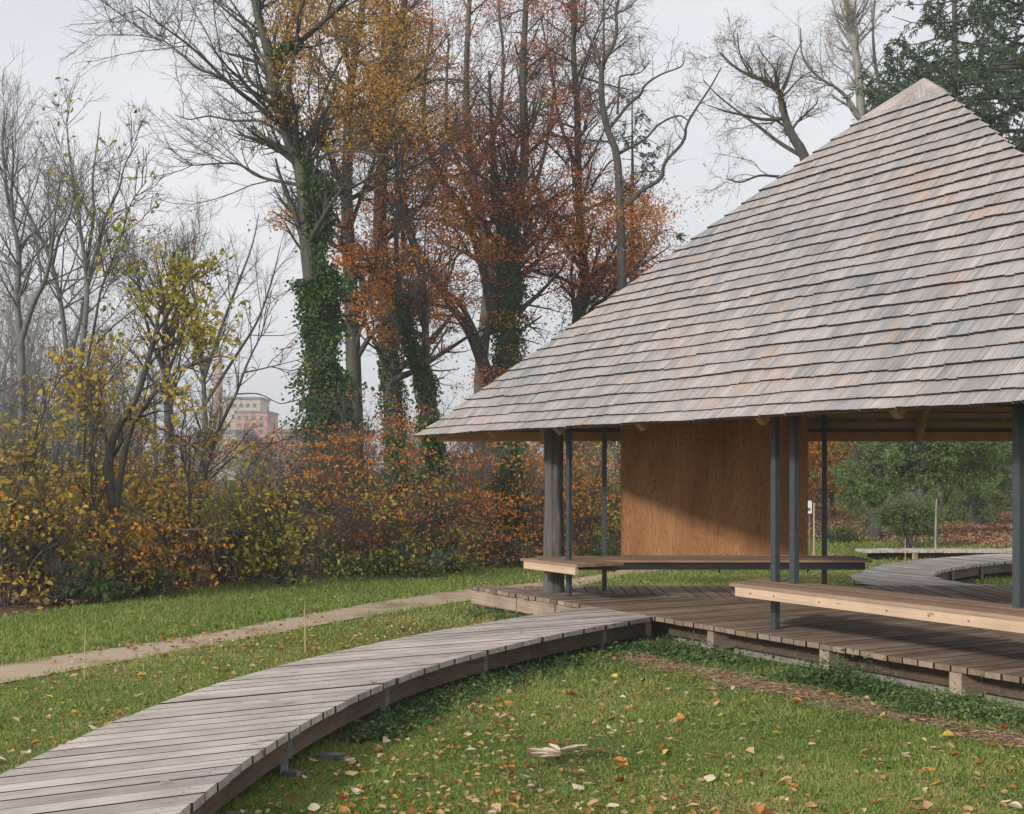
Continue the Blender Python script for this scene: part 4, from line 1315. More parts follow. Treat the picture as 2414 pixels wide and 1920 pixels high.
evergreen('yew_tree', 'dark evergreen standing farther back beside the red bench', 'tree', 2050, Z,
          [S_(Z, [(2055, foot(0, Z)), (2052, 1050), (2045, 960), (2040, 880)], 16, 6)],
          [(2045, 1060, 0, 1.2), (2060, 1000, 0, 1.4), (2030, 960, 0, 1.4), (2110, 950, 0, 1.5), (2125, 990, 0, 1.2), (2040, 1085, 0.3, 0.8)], 12, 16000, M['yew'], 53, size=0.11)

# --- small orange tree through the gap beside the panel
Z = 48.0
plant('maple_tree', 'small orange and yellow maple seen past the plywood panel', 'tree', tree_base(1752, Z),
      [S_(Z, [(1758, foot(0, Z)), (1755, 1080), (1750, 1020), (1745, 960), (1735, 880)], 6, 2), S_(Z, [(1753, 1050), (1720, 1000), (1705, 950)], 3, 1, dz=1), S_(Z, [(1752, 1030), (1775, 990), (1790, 940)], 3, 1, dz=-1)],
      [dict(n=60, t=(0.3, 1), ang=(55, 15), len=(0.8, 2.0), K=5, rmin=0.01), dict(n=500, t=(0.2, 1), len=(0.3, 0.9), K=3, rmin=0.006)], M['bark_dark'],
      [dict(mat=M['ochre'], n=3600, clump=260, size=0.13, spread=(0.3, 0.3, 0.1)), dict(mat=M['orange'], n=2200, clump=120, size=0.13)], seed=61)

# --- left side: slim bare trees
TW = [dict(n=46, t=(0.3, 1.0), ang=(38, 12), len=(1.2, 3.2), K=6, w=0.11, up=0.09, rr=0.45, rmin=0.009), dict(n=330, t=(0.2, 1), ang=(38, 13), len=(0.5, 1.5), K=4, w=0.12, up=0.07, rmin=0.006),
      dict(n=1500, t=(0.1, 1), ang=(38, 14), len=(0.25, 0.8), K=3, w=0.1, up=0.05, rmin=0.0042)]
Z = 33.0
plant('bare_tree', 'bare grey tree with V-shaped forks at the far left of the wood', 'tree', tree_base(45, Z),
      [S_(Z, [(48, foot(0, Z)), (46, 850), (44, 720), (36, 640), (40, 560), (35, 500), (20, 440), (12, 380), (5, 300), (15, 240)], 10, 1.6, K=26),
       S_(Z, [(40, 600), (28, 560), (-10, 520), (-60, 480)], 6, 2, dz=1), S_(Z, [(44, 720), (70, 640), (95, 590), (110, 520), (115, 460), (128, 380)], 7, 1.5, dz=-1.5),
       S_(Z, [(38, 530), (60, 500), (85, 480), (115, 440), (130, 400)], 4, 1, dz=1.5), S_(Z, [(28, 470), (24, 400), (28, 340), (25, 280)], 4, 1.2, dz=-1)],
      TW, M['bark_grey'], seed=71)
Z = 35.0
plant('bare_tree', 'bare grey tree with one long stem slanting left across its neighbour', 'tree', tree_base(150, Z),
      [S_(Z, [(155, foot(0, Z)), (152, 850), (140, 740), (128, 640), (105, 545), (75, 480), (45, 420), (20, 370), (5, 320)], 7.5, 1.2, K=26),
       S_(Z, [(145, 760), (165, 690), (180, 620), (200, 560), (215, 500), (225, 440)], 5, 1, dz=1.5), S_(Z, [(110, 560), (125, 500), (145, 460), (160, 400)], 4, 1, dz=-1)],
      TW, M['bark_grey'], seed=72)
Z = 24.0
plant('slim_tree', 'slim upright bare tree with long whippy shoots', 'tree', tree_base(165, Z),
      [S_(Z, [(160, foot(0, Z)), (162, 950), (165, 800), (178, 690), (183, 620), (180, 560), (170, 490), (162, 430), (150, 360), (143, 290), (140, 250)], 9, 1, K=28),
       S_(Z, [(181, 600), (188, 520), (198, 450), (195, 380), (205, 300), (212, 235)], 5, 0.8, dz=1), S_(Z, [(183, 590), (205, 520), (220, 460), (250, 400), (262, 350), (290, 300)], 4.5, 0.8, dz=-1),
       S_(Z, [(180, 560), (150, 520), (135, 480), (118, 440)], 3, 0.8, dz=0.6)],
      [TW[0] | dict(n=36, len=(0.7, 2.0)), TW[1] | dict(n=240, len=(0.3, 0.9)), TW[2] | dict(n=900, len=(0.15, 0.45))], M['bark_grey'],
      [dict(mat=M['olive'], n=120, size=0.1)], seed=73, keep_twigs=lambda p: p[:, 2] > 2.5)
Z = 20.0
plant('slim_tree', 'dark slender sapling leaning right with yellow-green leaves near its top', 'tree', tree_base(175, Z),
      [S_(Z, [(168, foot(0, Z)), (170, 1120), (176, 950), (180, 850), (186, 760), (200, 680), (213, 610), (232, 560), (255, 500), (275, 430), (310, 380)], 5.5, 0.9, K=28),
       S_(Z, [(184, 700), (150, 650), (110, 600), (80, 570)], 2.6, 0.8, dz=0.8), S_(Z, [(190, 740), (225, 700), (260, 670), (300, 640), (330, 625)], 2.6, 0.8, dz=-0.8),
       S_(Z, [(176, 900), (190, 830), (230, 780), (270, 740), (300, 690)], 2.6, 0.8, dz=0.6), S_(Z, [(222, 590), (212, 540), (205, 500)], 2, 0.7)],
      [TW[0] | dict(n=30, len=(0.5, 1.4)), TW[1] | dict(n=150, len=(0.25, 0.7)), TW[2] | dict(n=420, len=(0.12, 0.35), rmin=0.003)], M['bark_dark'],
      [dict(mat=M['olive'], n=300, clump=80, size=0.10, spread=(0.1, 0.1, 0.07), droop=0.5, keep=box(180, 340, 420, 680, 1, 0.1))], seed=74, keep_twigs=lambda p: p[:, 2] > 2.2)
Z = 40.0
plant('mossy_trunk_tree', 'pale mossy straight trunk standing behind the yellow shrubs', 'tree', tree_base(356, Z),
      [S_(Z, [(358, foot(0, Z)), (357, 950), (352, 800), (348, 690), (355, 600), (365, 530)], 13, 3, K=24), S_(Z, [(350, 720), (375, 640), (400, 580), (410, 520)], 5, 1.2, dz=1.5), S_(Z, [(352, 800), (320, 720), (300, 640), (290, 560)], 5, 1.2, dz=-1.5)],
      TW, M['bark'], [dict(mat=M['russet'], n=600, clump=50, size=0.08)], seed=75)
Z = 42.0
plant('bare_tree', 'fine bare birch-like crown between sapling and ivy trunk', 'tree', tree_base(440, Z),
      [S_(Z, [(430, foot(0, Z)), (432, 900), (425, 760), (415, 660), (400, 570), (395, 490)], 7, 1.2, K=24), S_(Z, [(428, 800), (470, 680), (500, 600), (530, 520), (545, 450)], 4.5, 1, dz=1.5), S_(Z, [(428, 780), (400, 690), (370, 610), (350, 550)], 4, 1, dz=-1),
       S_(Z, [(432, 850), (490, 760), (540, 680), (570, 600), (590, 520)], 4, 1, dz=-1)],
      TW, M['bark_grey'], seed=76)
Z = 21.0
plant('young_tree', 'thin dark young tree forking right in front of the distant chimney', 'tree', tree_base(420, Z),
      [S_(Z, [(405, foot(0, Z)), (412, 1130), (420, 1060), (432, 1000), (450, 930), (472, 880), (497, 830), (515, 780), (535, 735), (552, 700), (560, 650)], 6.5, 0.9, K=26),
       S_(Z, [(424, 1035), (460, 990), (510, 950), (560, 920), (610, 890)], 2.6, 0.8, dz=-0.8), S_(Z, [(432, 1000), (425, 950), (440, 900), (446, 850)], 2.5, 0.8, dz=0.5),
       S_(Z, [(515, 785), (560, 775), (600, 765), (640, 755)], 1.8, 0.6, dz=0.4), S_(Z, [(497, 830), (545, 830), (590, 850), (620, 840)], 1.8, 0.6, dz=-0.6)],
      [TW[0] | dict(n=26, len=(0.5, 1.3)), TW[1] | dict(n=120, len=(0.2, 0.6)), TW[2] | dict(n=300, len=(0.1, 0.3), rmin=0.003)], M['bark_dark'],
      [dict(mat=M['olive'], n=130, size=0.09, keep=box(400, 560, 780, 1050, 1, 0.1))], seed=77, keep_twigs=lambda p: p[:, 2] > 1.6)
Z = 18.6
plant('leaning_tree', 'dark crooked tree at the lawn edge with drooping yellow leaves', 'tree', tree_base(252, Z),
      [S_(Z, [(254, foot(0, Z)), (250, 1180), (243, 1090), (230, 1010), (234, 935), (262, 880), (290, 830), (310, 765), (328, 700), (335, 660), (362, 600), (400, 550)], 14, 1.5, K=30),
       S_(Z, [(243, 1080), (256, 990), (275, 905), (305, 855), (350, 800), (400, 770), (460, 750), (500, 760)], 8.5, 1, K=24, dz=-1),
       S_(Z, [(234, 960), (215, 900), (190, 850), (185, 780)], 4, 1, dz=0.8), S_(Z, [(328, 705), (360, 650), (390, 600), (430, 560)], 3.5, 0.9, dz=-0.8), S_(Z, [(318, 740), (370, 720), (420, 690), (470, 660)], 3.2, 0.9, dz=0.8),
       S_(Z, [(243, 1050), (290, 1080), (350, 1110), (420, 1115), (470, 1100)], 3.5, 1, dz=-0.6), S_(Z, [(236, 1000), (190, 1090), (140, 1130), (60, 1160), (0, 1180)], 3, 1, dz=-1), S_(Z, [(262, 880), (330, 900), (390, 930), (450, 970)], 3, 1, dz=0.5)],
      [TW[0] | dict(n=60, len=(0.5, 1.5), up=0.02, w=0.16), TW[1] | dict(n=380, len=(0.25, 0.7), up=0.0), TW[2] | dict(n=1100, len=(0.1, 0.35), up=-0.02, rmin=0.003)], M['bark_dark'],
      [dict(mat=M['olive'], n=1250, clump=150, size=0.086, spread=(0.13, 0.13, 0.1), droop=0.7, keep=box(280, 510, 520, 745, 1, 0.04)), dict(mat=M['yellow'], n=900, clump=160, size=0.086, spread=(0.14, 0.14, 0.1), droop=0.7, keep=box(60, 420, 700, 1250, 0.8, 0.0))],
      seed=78, sides=10)


# --- shrubs along the lawn edge and thicket behind
def shrub(label, x, Z, h, spread, mats, seed, nleaf=1500, nst=11, size=0.085, bark='bark_dark', name='shrub', cat='shrub', arch=0.25, group=None):
    g = np.random.default_rng(seed)
    bx, by = tree_base(x, Z)
    stems = []
    for i in range(nst):
        a = g.random() * 6.283
        rr_ = spread * (0.25 + 0.75 * g.random())
        hh = h * (0.42 + 0.72 * g.random() ** 1.3)
        b0 = np.array([bx + math.cos(a) * 0.08, by + math.sin(a) * 0.08, -0.05])
        p1 = b0 + np.array([math.cos(a) * rr_ * 0.3, math.sin(a) * rr_ * 0.3, hh * 0.5])
        p2 = b0 + np.array([math.cos(a) * rr_, math.sin(a) * rr_, hh * (1 - arch * g.random())])
        S = smooth_line([b0, p1, p2], 12) + np.cumsum(g.normal(size=(12, 3)), 0) * 0.012
        stems.append((S, np.linspace(0.010 + 0.003 * h, 0.004, 12)))
    lv = [dict(n=nst * 9, t=(0.04, 1), ang=(42, 15), len=(h * 0.18, h * 0.45), K=5, w=0.15, up=0.03, rr=0.5, rmin=0.0055), dict(n=nst * 40, t=(0.15, 1), ang=(42, 15), len=(h * 0.07, h * 0.2), K=4, w=0.15, up=0.0, rmin=0.004),
          dict(n=nst * 85, t=(0.1, 1), ang=(42, 15), len=(0.1, 0.4), K=3, w=0.1, rmin=0.003)]
    nleaf = int(nleaf * 0.6)
    lv_leaves = [dict(mat=M[mm], n=int(nleaf * fr_), clump=int(nleaf * fr_ / 24) + 4, size=max(size * (0.72 + 0.25 * g.random()), 0.05), spread=(0.34, 0.34, 0.05) if mm in ('orange', 'russet') else (0.19, 0.19, 0.12), droop=0.55, rnd=Z < 23) for mm, fr_ in mats]
    return plant(name, label, cat, (bx, by), stems, lv, M[bark], lv_leaves, seed=seed + 500, trunk_name='stems', sides=5, group=group)


Y, OL, OR, RU = 'yellow', 'olive', 'orange', 'russet'
shrub('low dark holly bush left of the crooked tree foot', 150, 17.6, 0.9, 0.7, [('ivy', 1.0)], 96, 380, size=0.11)
shrub('small dark green seedling bush right of the crooked tree foot', 290, 18.4, 0.7, 0.6, [('ivy', 1.0)], 97, 260, size=0.11)
for x_, Z_, lab_, pts_ in ((205, 18.4, 'thin dark stem just left of the crooked tree', [(212, 1180), (200, 1080), (190, 980), (196, 880), (180, 780)]), (120, 18.0, 'thin dark stem bowed left over the holly bush', [(128, 1180), (100, 1090), (60, 1030), (20, 1000)]),
                           (185, 18.8, 'paired thin dark stem behind the holly bush', [(190, 1150), (192, 1020), (205, 900), (215, 820)]), (395, 19.6, 'thin grey stem right of the orange-yellow bush', [(390, 1150), (400, 1040), (380, 940), (395, 850)]),
                           (15, 17.6, 'thin dark stem at the dark end of the shrub belt', [(10, 1200), (25, 1080), (60, 960), (95, 860), (130, 790)])):
    plant('sapling', lab_, 'sapling', tree_base(x_, Z_), [S_(Z_, [(x_, foot(0, Z_))] + pts_, 5.0, 1.0, K=18)],
          [TW[0] | dict(n=14, len=(0.4, 1.1)), TW[1] | dict(n=60, len=(0.2, 0.5)), TW[2] | dict(n=120, len=(0.1, 0.3), rmin=0.003)], M['bark_dark'], [dict(mat=M['yellow'], n=90, size=0.09)], seed=int(x_) + 700)
shrub('tall yellow-leaved shrub at the dark left end of the lawn edge', 20, 17.4, 2.6, 1.3, [(Y, .7), (OL, .3)], 101, 1900, size=0.1)
shrub('low bare shrub with scattered yellow leaves left of the crooked tree', 120, 18.0, 2.3, 1.3, [(Y, .55), (OL, .35), (OR, .1)], 102, 1500, size=0.1)
shrub('bushy yellow shrub around the foot of the crooked tree', 200, 20.5, 2.8, 1.4, [(Y, .75), (OL, .25)], 103, 2200, size=0.1)
shrub('bright orange-yellow shrub right of the crooked tree trunk', 318, 18.6, 1.5, 0.9, [(Y, .6), (OR, .4)], 104, 1500, size=0.09)
shrub('yellow shrub with arching shoots below the chimney', 370, 20.5, 2.4, 1.2, [(Y, .8), (OR, .2)], 105, 2100, size=0.09)
shrub('grey-green thin shrub filling the gap below the chimney', 470, 20.6, 1.9, 1.2, [(OL, .8), (Y, .2)], 106, 1100)
shrub('round olive-yellow shrub with a tight dark cluster of stems', 605, 20.4, 2.1, 1.25, [(OL, .75), (Y, .25)], 107, 2300, nst=14, size=0.09)
shrub('grey tangled bush under the ivy trunk', 690, 23.0, 2.4, 1.5, [(OL, .5), (RU, .3), (Y, .2)], 108, 1000, nst=12, bark='twig_grey')
shrub('orange beech sapling right of the ivy trunk foot', 775, 24.0, 2.7, 1.5, [(OR, .7), (RU, .3)], 109, 1700, bark='twig_grey')
shrub('brown-red bramble bush in front of the forked ivy stem', 850, 23.4, 2.0, 1.4, [(RU, .6), (OR, .2), (OL, .2)], 110, 1300, nst=12, bark='twig_grey')
shrub('low green and yellow undergrowth at the lawn edge below the brambles', 880, 21.8, 0.9, 1.2, [(OL, .55), ('weed', .45)], 111, 1100, nst=12)
for i_, (x_, Z_, h_, lab_) in enumerate(((560, 21.6, 0.55, 'low green nettles at the lawn edge left of the round shrub'), (720, 22.2, 0.6, 'low green nettles right of the round shrub'), (820, 22.4, 0.55, 'green herbs under the russet brambles'),
                                         (940, 22.8, 0.6, 'green herbs left of the orange low bush'), (1085, 24.2, 0.8, 'pale green bush at the corner beside the short bench'), (1250, 25.5, 0.7, 'green herbs behind the thin posts'))):
    shrub(lab_, x_, Z_, h_, 0.9, [('weed', .7), (OL, .3)], 140 + i_, 900, nst=12, size=0.085)
for i_, (x_, Z_, h_, lab_) in enumerate(((910, 25.5, 2.9, 'ivy-wrapped dead stem standing in the thicket left of the roof tip'), (835, 27.5, 2.6, 'short ivy-wrapped stump in the russet thicket'), (1070, 27.0, 3.4, 'ivy-wrapped stem just left of the trunk column'))):
    bx_, by_ = tree_base(x_, Z_)
    plant('dead_tree', lab_, 'tree', (bx_, by_), [(smooth_line([(bx_, by_, -0.1), (bx_ + 0.06, by_, h_ * 0.5), (bx_ - 0.05, by_, h_)], 16), np.linspace(0.1, 0.06, 16))],
          [TW[0] | dict(n=14, len=(0.4, 1.0)), TW[1] | dict(n=60, len=(0.2, 0.5))], M['bark_dark'], ivy=[(0, 0.0, 1.0, 2100, (0.32, 0.3, 0.2), None)], seed=820 + i_)
shrub('copper-leaved beech sapling left of the pavilion corner', 965, 24.6, 2.9, 1.5, [(OR, .6), (RU, .25), (OL, .15)], 112, 1900, bark='twig_grey')
shrub('bright orange low bush at the end of the short bench', 1040, 23.8, 1.0, 0.9, [(OR, .75), (Y, .25)], 113, 1200)
shrub('orange beech sapling directly behind the trunk column', 1130, 26.5, 3.2, 1.6, [(OR, .8), (Y, .2)], 114, 2400, bark='twig_grey')
shrub('yellow-orange bush between the two thin posts', 1235, 28.0, 3.3, 1.5, [(Y, .55), (OR, .45)], 115, 2600, bark='twig_grey')
shrub('dull green shrub beside the panel edge', 1280, 27.0, 1.9, 1.0, [(OL, .7), (OR, .3)], 116, 1200, bark='twig_grey')
shrub('small dark green ground shrub left of the yew trunk', 1755, 33.0, 0.7, 1.1, [('ivy', 1.0)], 117, 500, size=0.1)
k_ = 120
for (x, Z, h, sp, mats, nl, lab) in (
        (-60, 22, 3.4, 1.6, [(Y, .6), (OL, .4)], 1500, 'tall yellow shrub beyond the left end of the lawn'),
        (60, 23, 3.1, 1.6, [(Y, .6), (OL, .4)], 1900, 'second-row yellow shrub behind the dark left lawn end'),
        (140, 25, 3.3, 1.7, [(OL, .5), (Y, .5)], 1700, 'second-row tangled shrub behind the slender sapling'),
        (300, 24, 3.0, 1.6, [(Y, .6), (OR, .25), (OL, .15)], 2000, 'second-row shrub behind the orange-yellow bush'),
        (390, 26, 2.9, 1.5, [(Y, .4), (OR, .4), (OL, .2)], 1400, 'second-row shrub with orange sprigs near the mossy trunk'),
        (-20, 27, 4.8, 1.8, [(RU, 1.0)], 60, 'tall leafless grey thicket behind the left end of the lawn'),
        (85, 28, 4.9, 1.9, [(OL, 1.0)], 80, 'leafless grey thicket under the V-forked bare tree'),
        (190, 29, 5.0, 1.9, [(RU, 1.0)], 80, 'leafless grey thicket behind the slender sapling'),
        (265, 29, 4.6, 1.8, [(OL, 1.0)], 90, 'leafless thicket behind the crooked tree'),
        (400, 31, 4.0, 1.8, [(RU, 1.0)], 120, 'leafless thicket left of the distant chimney'),
        (520, 27, 2.6, 1.5, [(RU, .5), (OL, .5)], 900, 'reddish brown scrub below the far brick buildings'),
        (585, 28, 2.7, 1.5, [(RU, .6), (OL, .4)], 900, 'brown scrub just left of the ivy trunk foot'),
        (650, 29, 3.2, 1.5, [(RU, .3), ('ivy', .7)], 1500, 'ivy mound at the foot of the tall ivy-clad tree'),
        (730, 29, 3.4, 1.6, [(OR, .6), (RU, .4)], 1600, 'orange sapling between the ivy trunk and the beech trunk'),
        (800, 30, 3.9, 1.7, [(OR, .6), (RU, .4)], 2000, 'tall orange sapling in front of the straight beech trunk'),
        (890, 30, 3.2, 1.7, [(RU, .7), (OR, .3)], 1500, 'russet thicket at the foot of the forked ivy stem'),
        (950, 31, 3.6, 1.7, [(RU, .5), (OR, .5)], 1700, 'russet and orange thicket behind the roof tip'),
        (1010, 30, 3.4, 1.6, [(OR, .6), (RU, .4)], 1900, 'orange thicket under the roof tip'),
        (1100, 31, 3.3, 1.4, [('ivy', .6), (OR, .4)], 2600, 'ivy-green and orange thicket behind the trunk column'),
        (1130, 34, 3.8, 1.7, [(OR, .7), (Y, .3)], 2000, 'far orange thicket behind the trunk column'),
        (1210, 35, 4.0, 1.8, [(Y, .6), (OR, .4)], 2400, 'far yellow thicket seen between the thin posts'),
        (1300, 35, 4.0, 1.8, [(Y, .4), (OL, .6)], 1800, 'far olive thicket hidden partly by the plywood panel'),
        (1720, 55, 3.2, 2.2, [(OL, .5), (Y, .5)], 1500, 'pale yellow thicket far behind the small sign'),
        (2110, 58, 4.2, 2.4, [(Y, .6), (OL, .4)], 1700, 'yellow bush behind the red bench'),
        (1990, 57, 3.2, 2.2, [(Y, .6), (OL, .4)], 1400, 'yellowish bush behind the white pole')):
    shrub(lab, x, Z, h, sp, mats, k_, int(nl * 0.9), nst=14, size=0.095, bark='twig_grey')
    k_ += 1

# --- far wood, one mass that reads as grey twigs
g = np.random.default_rng(200)
Vs, Qs, LV, off = [], [], [], 0
for i in range(110):
    xd = g.uniform(-120, 2350)
    Zf = g.uniform(58, 105)
    ytop = np.interp(xd, [-120, 0, 120, 330, 420, 470, 620, 700, 1000, 1150, 1600, 2350], [640, 640, 680, 720, 830, 925, 930, 900, 870, 800, 700, 600]) + g.normal() * 25
    H_ = max(2.0, EYE + (993 - ytop) / 2679.3 * Zf)
    bx, by = tree_base(xd, Zf)
    ps = smooth_line([(bx, by, -0.2), (bx + g.normal() * 0.4, by, H_ * 0.5), (bx + g.normal() * 0.9, by, H_)], 10)[None]
    r_ = np.linspace(0.012 * H_ + 0.04, 0.012, 10)[None]
    l1, r1 = sprout(ps, r_, 26, (0.12, 1), (42, 14), (H_ * 0.2, H_ * 0.5), 5, 0.14, 0.07, 0.5, 0.014, g)
    l2, r2 = sprout(l1, r1, 150, (0.15, 1), (40, 14), (H_ * 0.08, H_ * 0.2), 4, 0.14, 0.05, 0.5, 0.011, g)
    l3, r3 = sprout(l2, r2, 260, (0.15, 1), (40, 14), (H_ * 0.05, H_ * 0.12), 3, 0.14, 0.05, 0.5, 0.009, g)
    for P_, R_, s_ in ((ps, r_, 5), (l1, r1, 3), (l2, r2, 3), (l3, r3, 3)):
        V_, Q_ = tubes(P_, R_, s_)
        Vs.append(V_); Qs.append(Q_ + off); off += len(V_)
    if g.random() < 0.6: LV.append(along(l2, 160, g))
fw = quads('far_woodland', np.concatenate(Vs), np.concatenate(Qs), M['twig_far'])
tag(fw, 'distant grey-brown mass of bare woodland on the skyline', 'woodland', kind='stuff')
LV = np.concatenate(LV)
V_, Q_ = leaf_cards(LV, 0.2, 0.14)
tag(quads('far_foliage', V_, Q_, M['brown_leaf'], tint=np.repeat(rng.random(len(LV)), 4)), 'last brown leaves scattered through the distant woodland', 'foliage', kind='stuff')

# ------------------------------------------------------------------ far buildings beyond the wood
Zb = 300.0


def bbox(name, x0, x1, y0, y1, Z, depth, mat, par, base=None):
    a, b_ = atD(x0, y1, Z), atD(x1, y0, Z)
    z0 = base if base is not None else a[2]
    V = [(a[0], Z, z0), (b_[0], Z, z0), (b_[0], Z + depth, z0), (a[0], Z + depth, z0), (a[0], Z, b_[2]), (b_[0], Z, b_[2]), (b_[0], Z + depth, b_[2]), (a[0], Z + depth, b_[2])]
    return quads(name, np.array(V), np.array([[3, 2, 1, 0], [4, 5, 6, 7], [0, 1, 5, 4], [1, 2, 6, 5], [2, 3, 7, 6], [3, 0, 4, 7]]), mat, par)


bx = atD(460, 993, Zb)
ch = thing('factory_chimney', (bx[0], Zb, 0), 'slender brick factory chimney far beyond the wood', 'chimney')
P_ = np.array([[[bx[0], Zb, -1], [bx[0], Zb, 8], [bx[0], Zb, 18], [bx[0], Zb, atD(460, 742, Zb)[2]]]])
V_, Q_ = tubes(P_, np.array([[1.3, 1.2, 1.05, 0.9]]), 14)
quads('shaft', V_, Q_, M['brick'], ch, smooth=True)
zt = atD(460, 742, Zb)[2]
P_ = np.array([[[bx[0], Zb, zt - 0.9], [bx[0], Zb, zt - 0.6], [bx[0], Zb, zt + 0.1], [bx[0], Zb, zt + 0.12]]])
V_, Q_ = tubes(P_, np.array([[0.92, 1.15, 1.15, 0.2]]), 14)
quads('rim', V_, Q_, M['brick_red'], ch, smooth=True)
b1 = thing('brick_building', (atD(528, 0, Zb)[0], Zb, 0), 'pale pink brick block right of the far chimney', 'building')
bbox('wall', 494, 562, 869, 1000, Zb - 6, 14, M['brick'], b1, base=-1)
bbox('parapet', 493, 563, 865, 869, Zb - 6.3, 14.6, M['slate'], b1)
for r_ in range(4):
    for c_ in range(4):
        x0 = 500 + c_ * 15.5
        w_ = bbox('window', x0, x0 + 7, 876 + r_ * 15, 884 + r_ * 15, Zb - 6.05, 0.3, M['glass_dark'], b1)
b2 = thing('cream_building', (atD(505, 0, Zb + 20)[0], Zb + 20, 0), 'cream upper block behind the pink brick building', 'building')
bbox('wall', 470, 548, 840, 1000, Zb + 20, 12, M['render_wall'], b2, base=-1)
bbox('roof', 468, 550, 836, 840, Zb + 19.5, 13, M['slate'], b2)
for c_ in range(5):
    bbox('window', 476 + c_ * 14, 483 + c_ * 14, 850, 858, Zb + 19.9, 0.3, M['glass_dark'], b2)
b3 = thing('grey_building', (atD(440, 0, Zb - 20)[0], Zb - 20, 0), 'low grey-roofed block at the chimney foot', 'building')
bbox('wall', 410, 496, 912, 1000, Zb - 20, 12, M['render_wall'], b3, base=-1)
bbox('roof', 408, 498, 905, 912, Zb - 20.5, 13, M['slate'], b3)
for c_ in range(5):
    bbox('window', 416 + c_ * 15, 424 + c_ * 15, 918, 928, Zb - 20.1, 0.3, M['glass_dark'], b3)
b4 = thing('red_building', (atD(590, 0, Zb - 10)[0], Zb - 10, 0), 'long low red brick building right of the pink block', 'building')
bbox('wall', 562, 640, 910, 1000, Zb - 10, 12, M['brick_red'], b4, base=-1)
bbox('roof', 560, 642, 904, 910, Zb - 10.5, 13, M['brick_red'], b4)
for c_ in range(5):
    bbox('window', 568 + c_ * 14, 575 + c_ * 14, 917, 926, Zb - 10.1, 0.3, M['glass_dark'], b4)

# ------------------------------------------------------------------ small things standing about
def stick(name, label, cat, x, y_base, y_top, r, mat, lean=0.0):
    p = G(x, y_base)
    zt_ = EYE + (CY - y_top) / F * p[1]
    P_ = smooth_line([(p[0], p[1], -0.05), (p[0] + lean * 0.3, p[1], zt_ * 0.55), (p[0] + lean, p[1], zt_)], 8)[None]
    V_, Q_ = tubes(P_, np.linspace(r, r * 0.75, 8)[None], 7)
    gc = np.c_[V_[:, 2], V_[:, 0], np.zeros(len(V_))]
    return tag(quads(name, V_, Q_, mat, None, np.full(len(V_), 0.5), gc, smooth=True), label, cat)


stick('garden_stake', 'thin tan cane stuck in the grass beside the gravel path, at the leafy lawn bend', 'stake', 199, 1601, 1480, 0.006, M['stake'], 0.01)
stick('garden_stake', 'thin tan cane in the lawn close beside the curving boardwalk', 'stake', 720, 1542, 1425, 0.0075, M['stake'], -0.01)
stick('garden_stake', 'short thin cane in the lawn between hairpin boardwalk and white pole', 'stake', 2134, 1322, 1270, 0.009, M['stake'], 0.0)
stick('white_pole', 'tall pale whitewashed pole in the lawn behind the hairpin boardwalk', 'pole', 2205, 1317, 1176, 0.026, M['bark_pale'], 0.03)
p = G(2205, 1317)
zt_ = EYE + (CY - 1178) / F * p[1]
P_ = smooth_line([(p[0] + 0.02, p[1], 0.3), (p[0] + 0.03, p[1], zt_), (p[0] + 0.1, p[1], zt_ + 0.22), (p[0] + 0.16, p[1], zt_ + 0.36)], 12)[None]
V_, Q_ = tubes(P_, np.linspace(0.012, 0.004, 12)[None], 6)
tag(quads('sapling', V_, Q_, M['bark_dark'], smooth=True), 'whip-thin sapling stem tied beside the white pole', 'sapling')
stick('wooden_stake', 'square tan stake standing beside the small white sign', 'stake', 1919, 1310, 1186, 0.022, M['stake'])
sg = thing('sign', (*G(1908, 1302), 0), 'small white notice on a thin pole seen past the plywood panel', 'sign')
p = G(1908, 1302)
z1_ = EYE + (CY - 1181) / F * p[1]; z0_ = EYE + (CY - 1211) / F * p[1]
V_, Q_ = tubes(np.array([[[p[0], p[1], -0.05], [p[0], p[1], 0.5], [p[0], p[1], z1_]]]), np.full((1, 3), 0.012), 7)
quads('sign_post', V_, Q_, M['zinc'], sg, smooth=True)
prism('sign_plate', [(p[0] - 0.07, p[1] - 0.03), (p[0] + 0.05, p[1] - 0.03), (p[0] + 0.05, p[1] - 0.016), (p[0] - 0.07, p[1] - 0.016)], z0_, z1_, M['white'], sg)
prism('sign_print', [(p[0] - 0.045, p[1] - 0.034), (p[0] + 0.015, p[1] - 0.034), (p[0] + 0.015, p[1] - 0.031), (p[0] - 0.045, p[1] - 0.031)], z0_ + 0.06, z0_ + 0.13, M['glass_dark'], sg)
# red bench on the bank
rb = thing('park_bench', (17.6, 46, 0), 'dark red slatted park bench far back on the leaf bank', 'bench')
for i in range(3):
    beam('back_slat', (16.7, 46.3, 0.62 + i * 0.13), (19.0, 46.3, 0.62 + i * 0.13), 0.03, 0.09, M['red_paint'], rb)
for i in range(3):
    beam('seat_slat', (16.7, 45.85 + i * 0.14, 0.45), (19.0, 45.85 + i * 0.14, 0.45), 0.11, 0.03, M['red_paint'], rb)
for x in (16.95, 18.75):
    beam('leg', (x, 45.85, -0.02), (x, 45.85, 0.435), 0.06, 0.06, M['concrete'], rb)
    beam('leg', (x, 46.22, -0.02), (x, 46.26, 0.95), 0.06, 0.06, M['concrete'], rb)

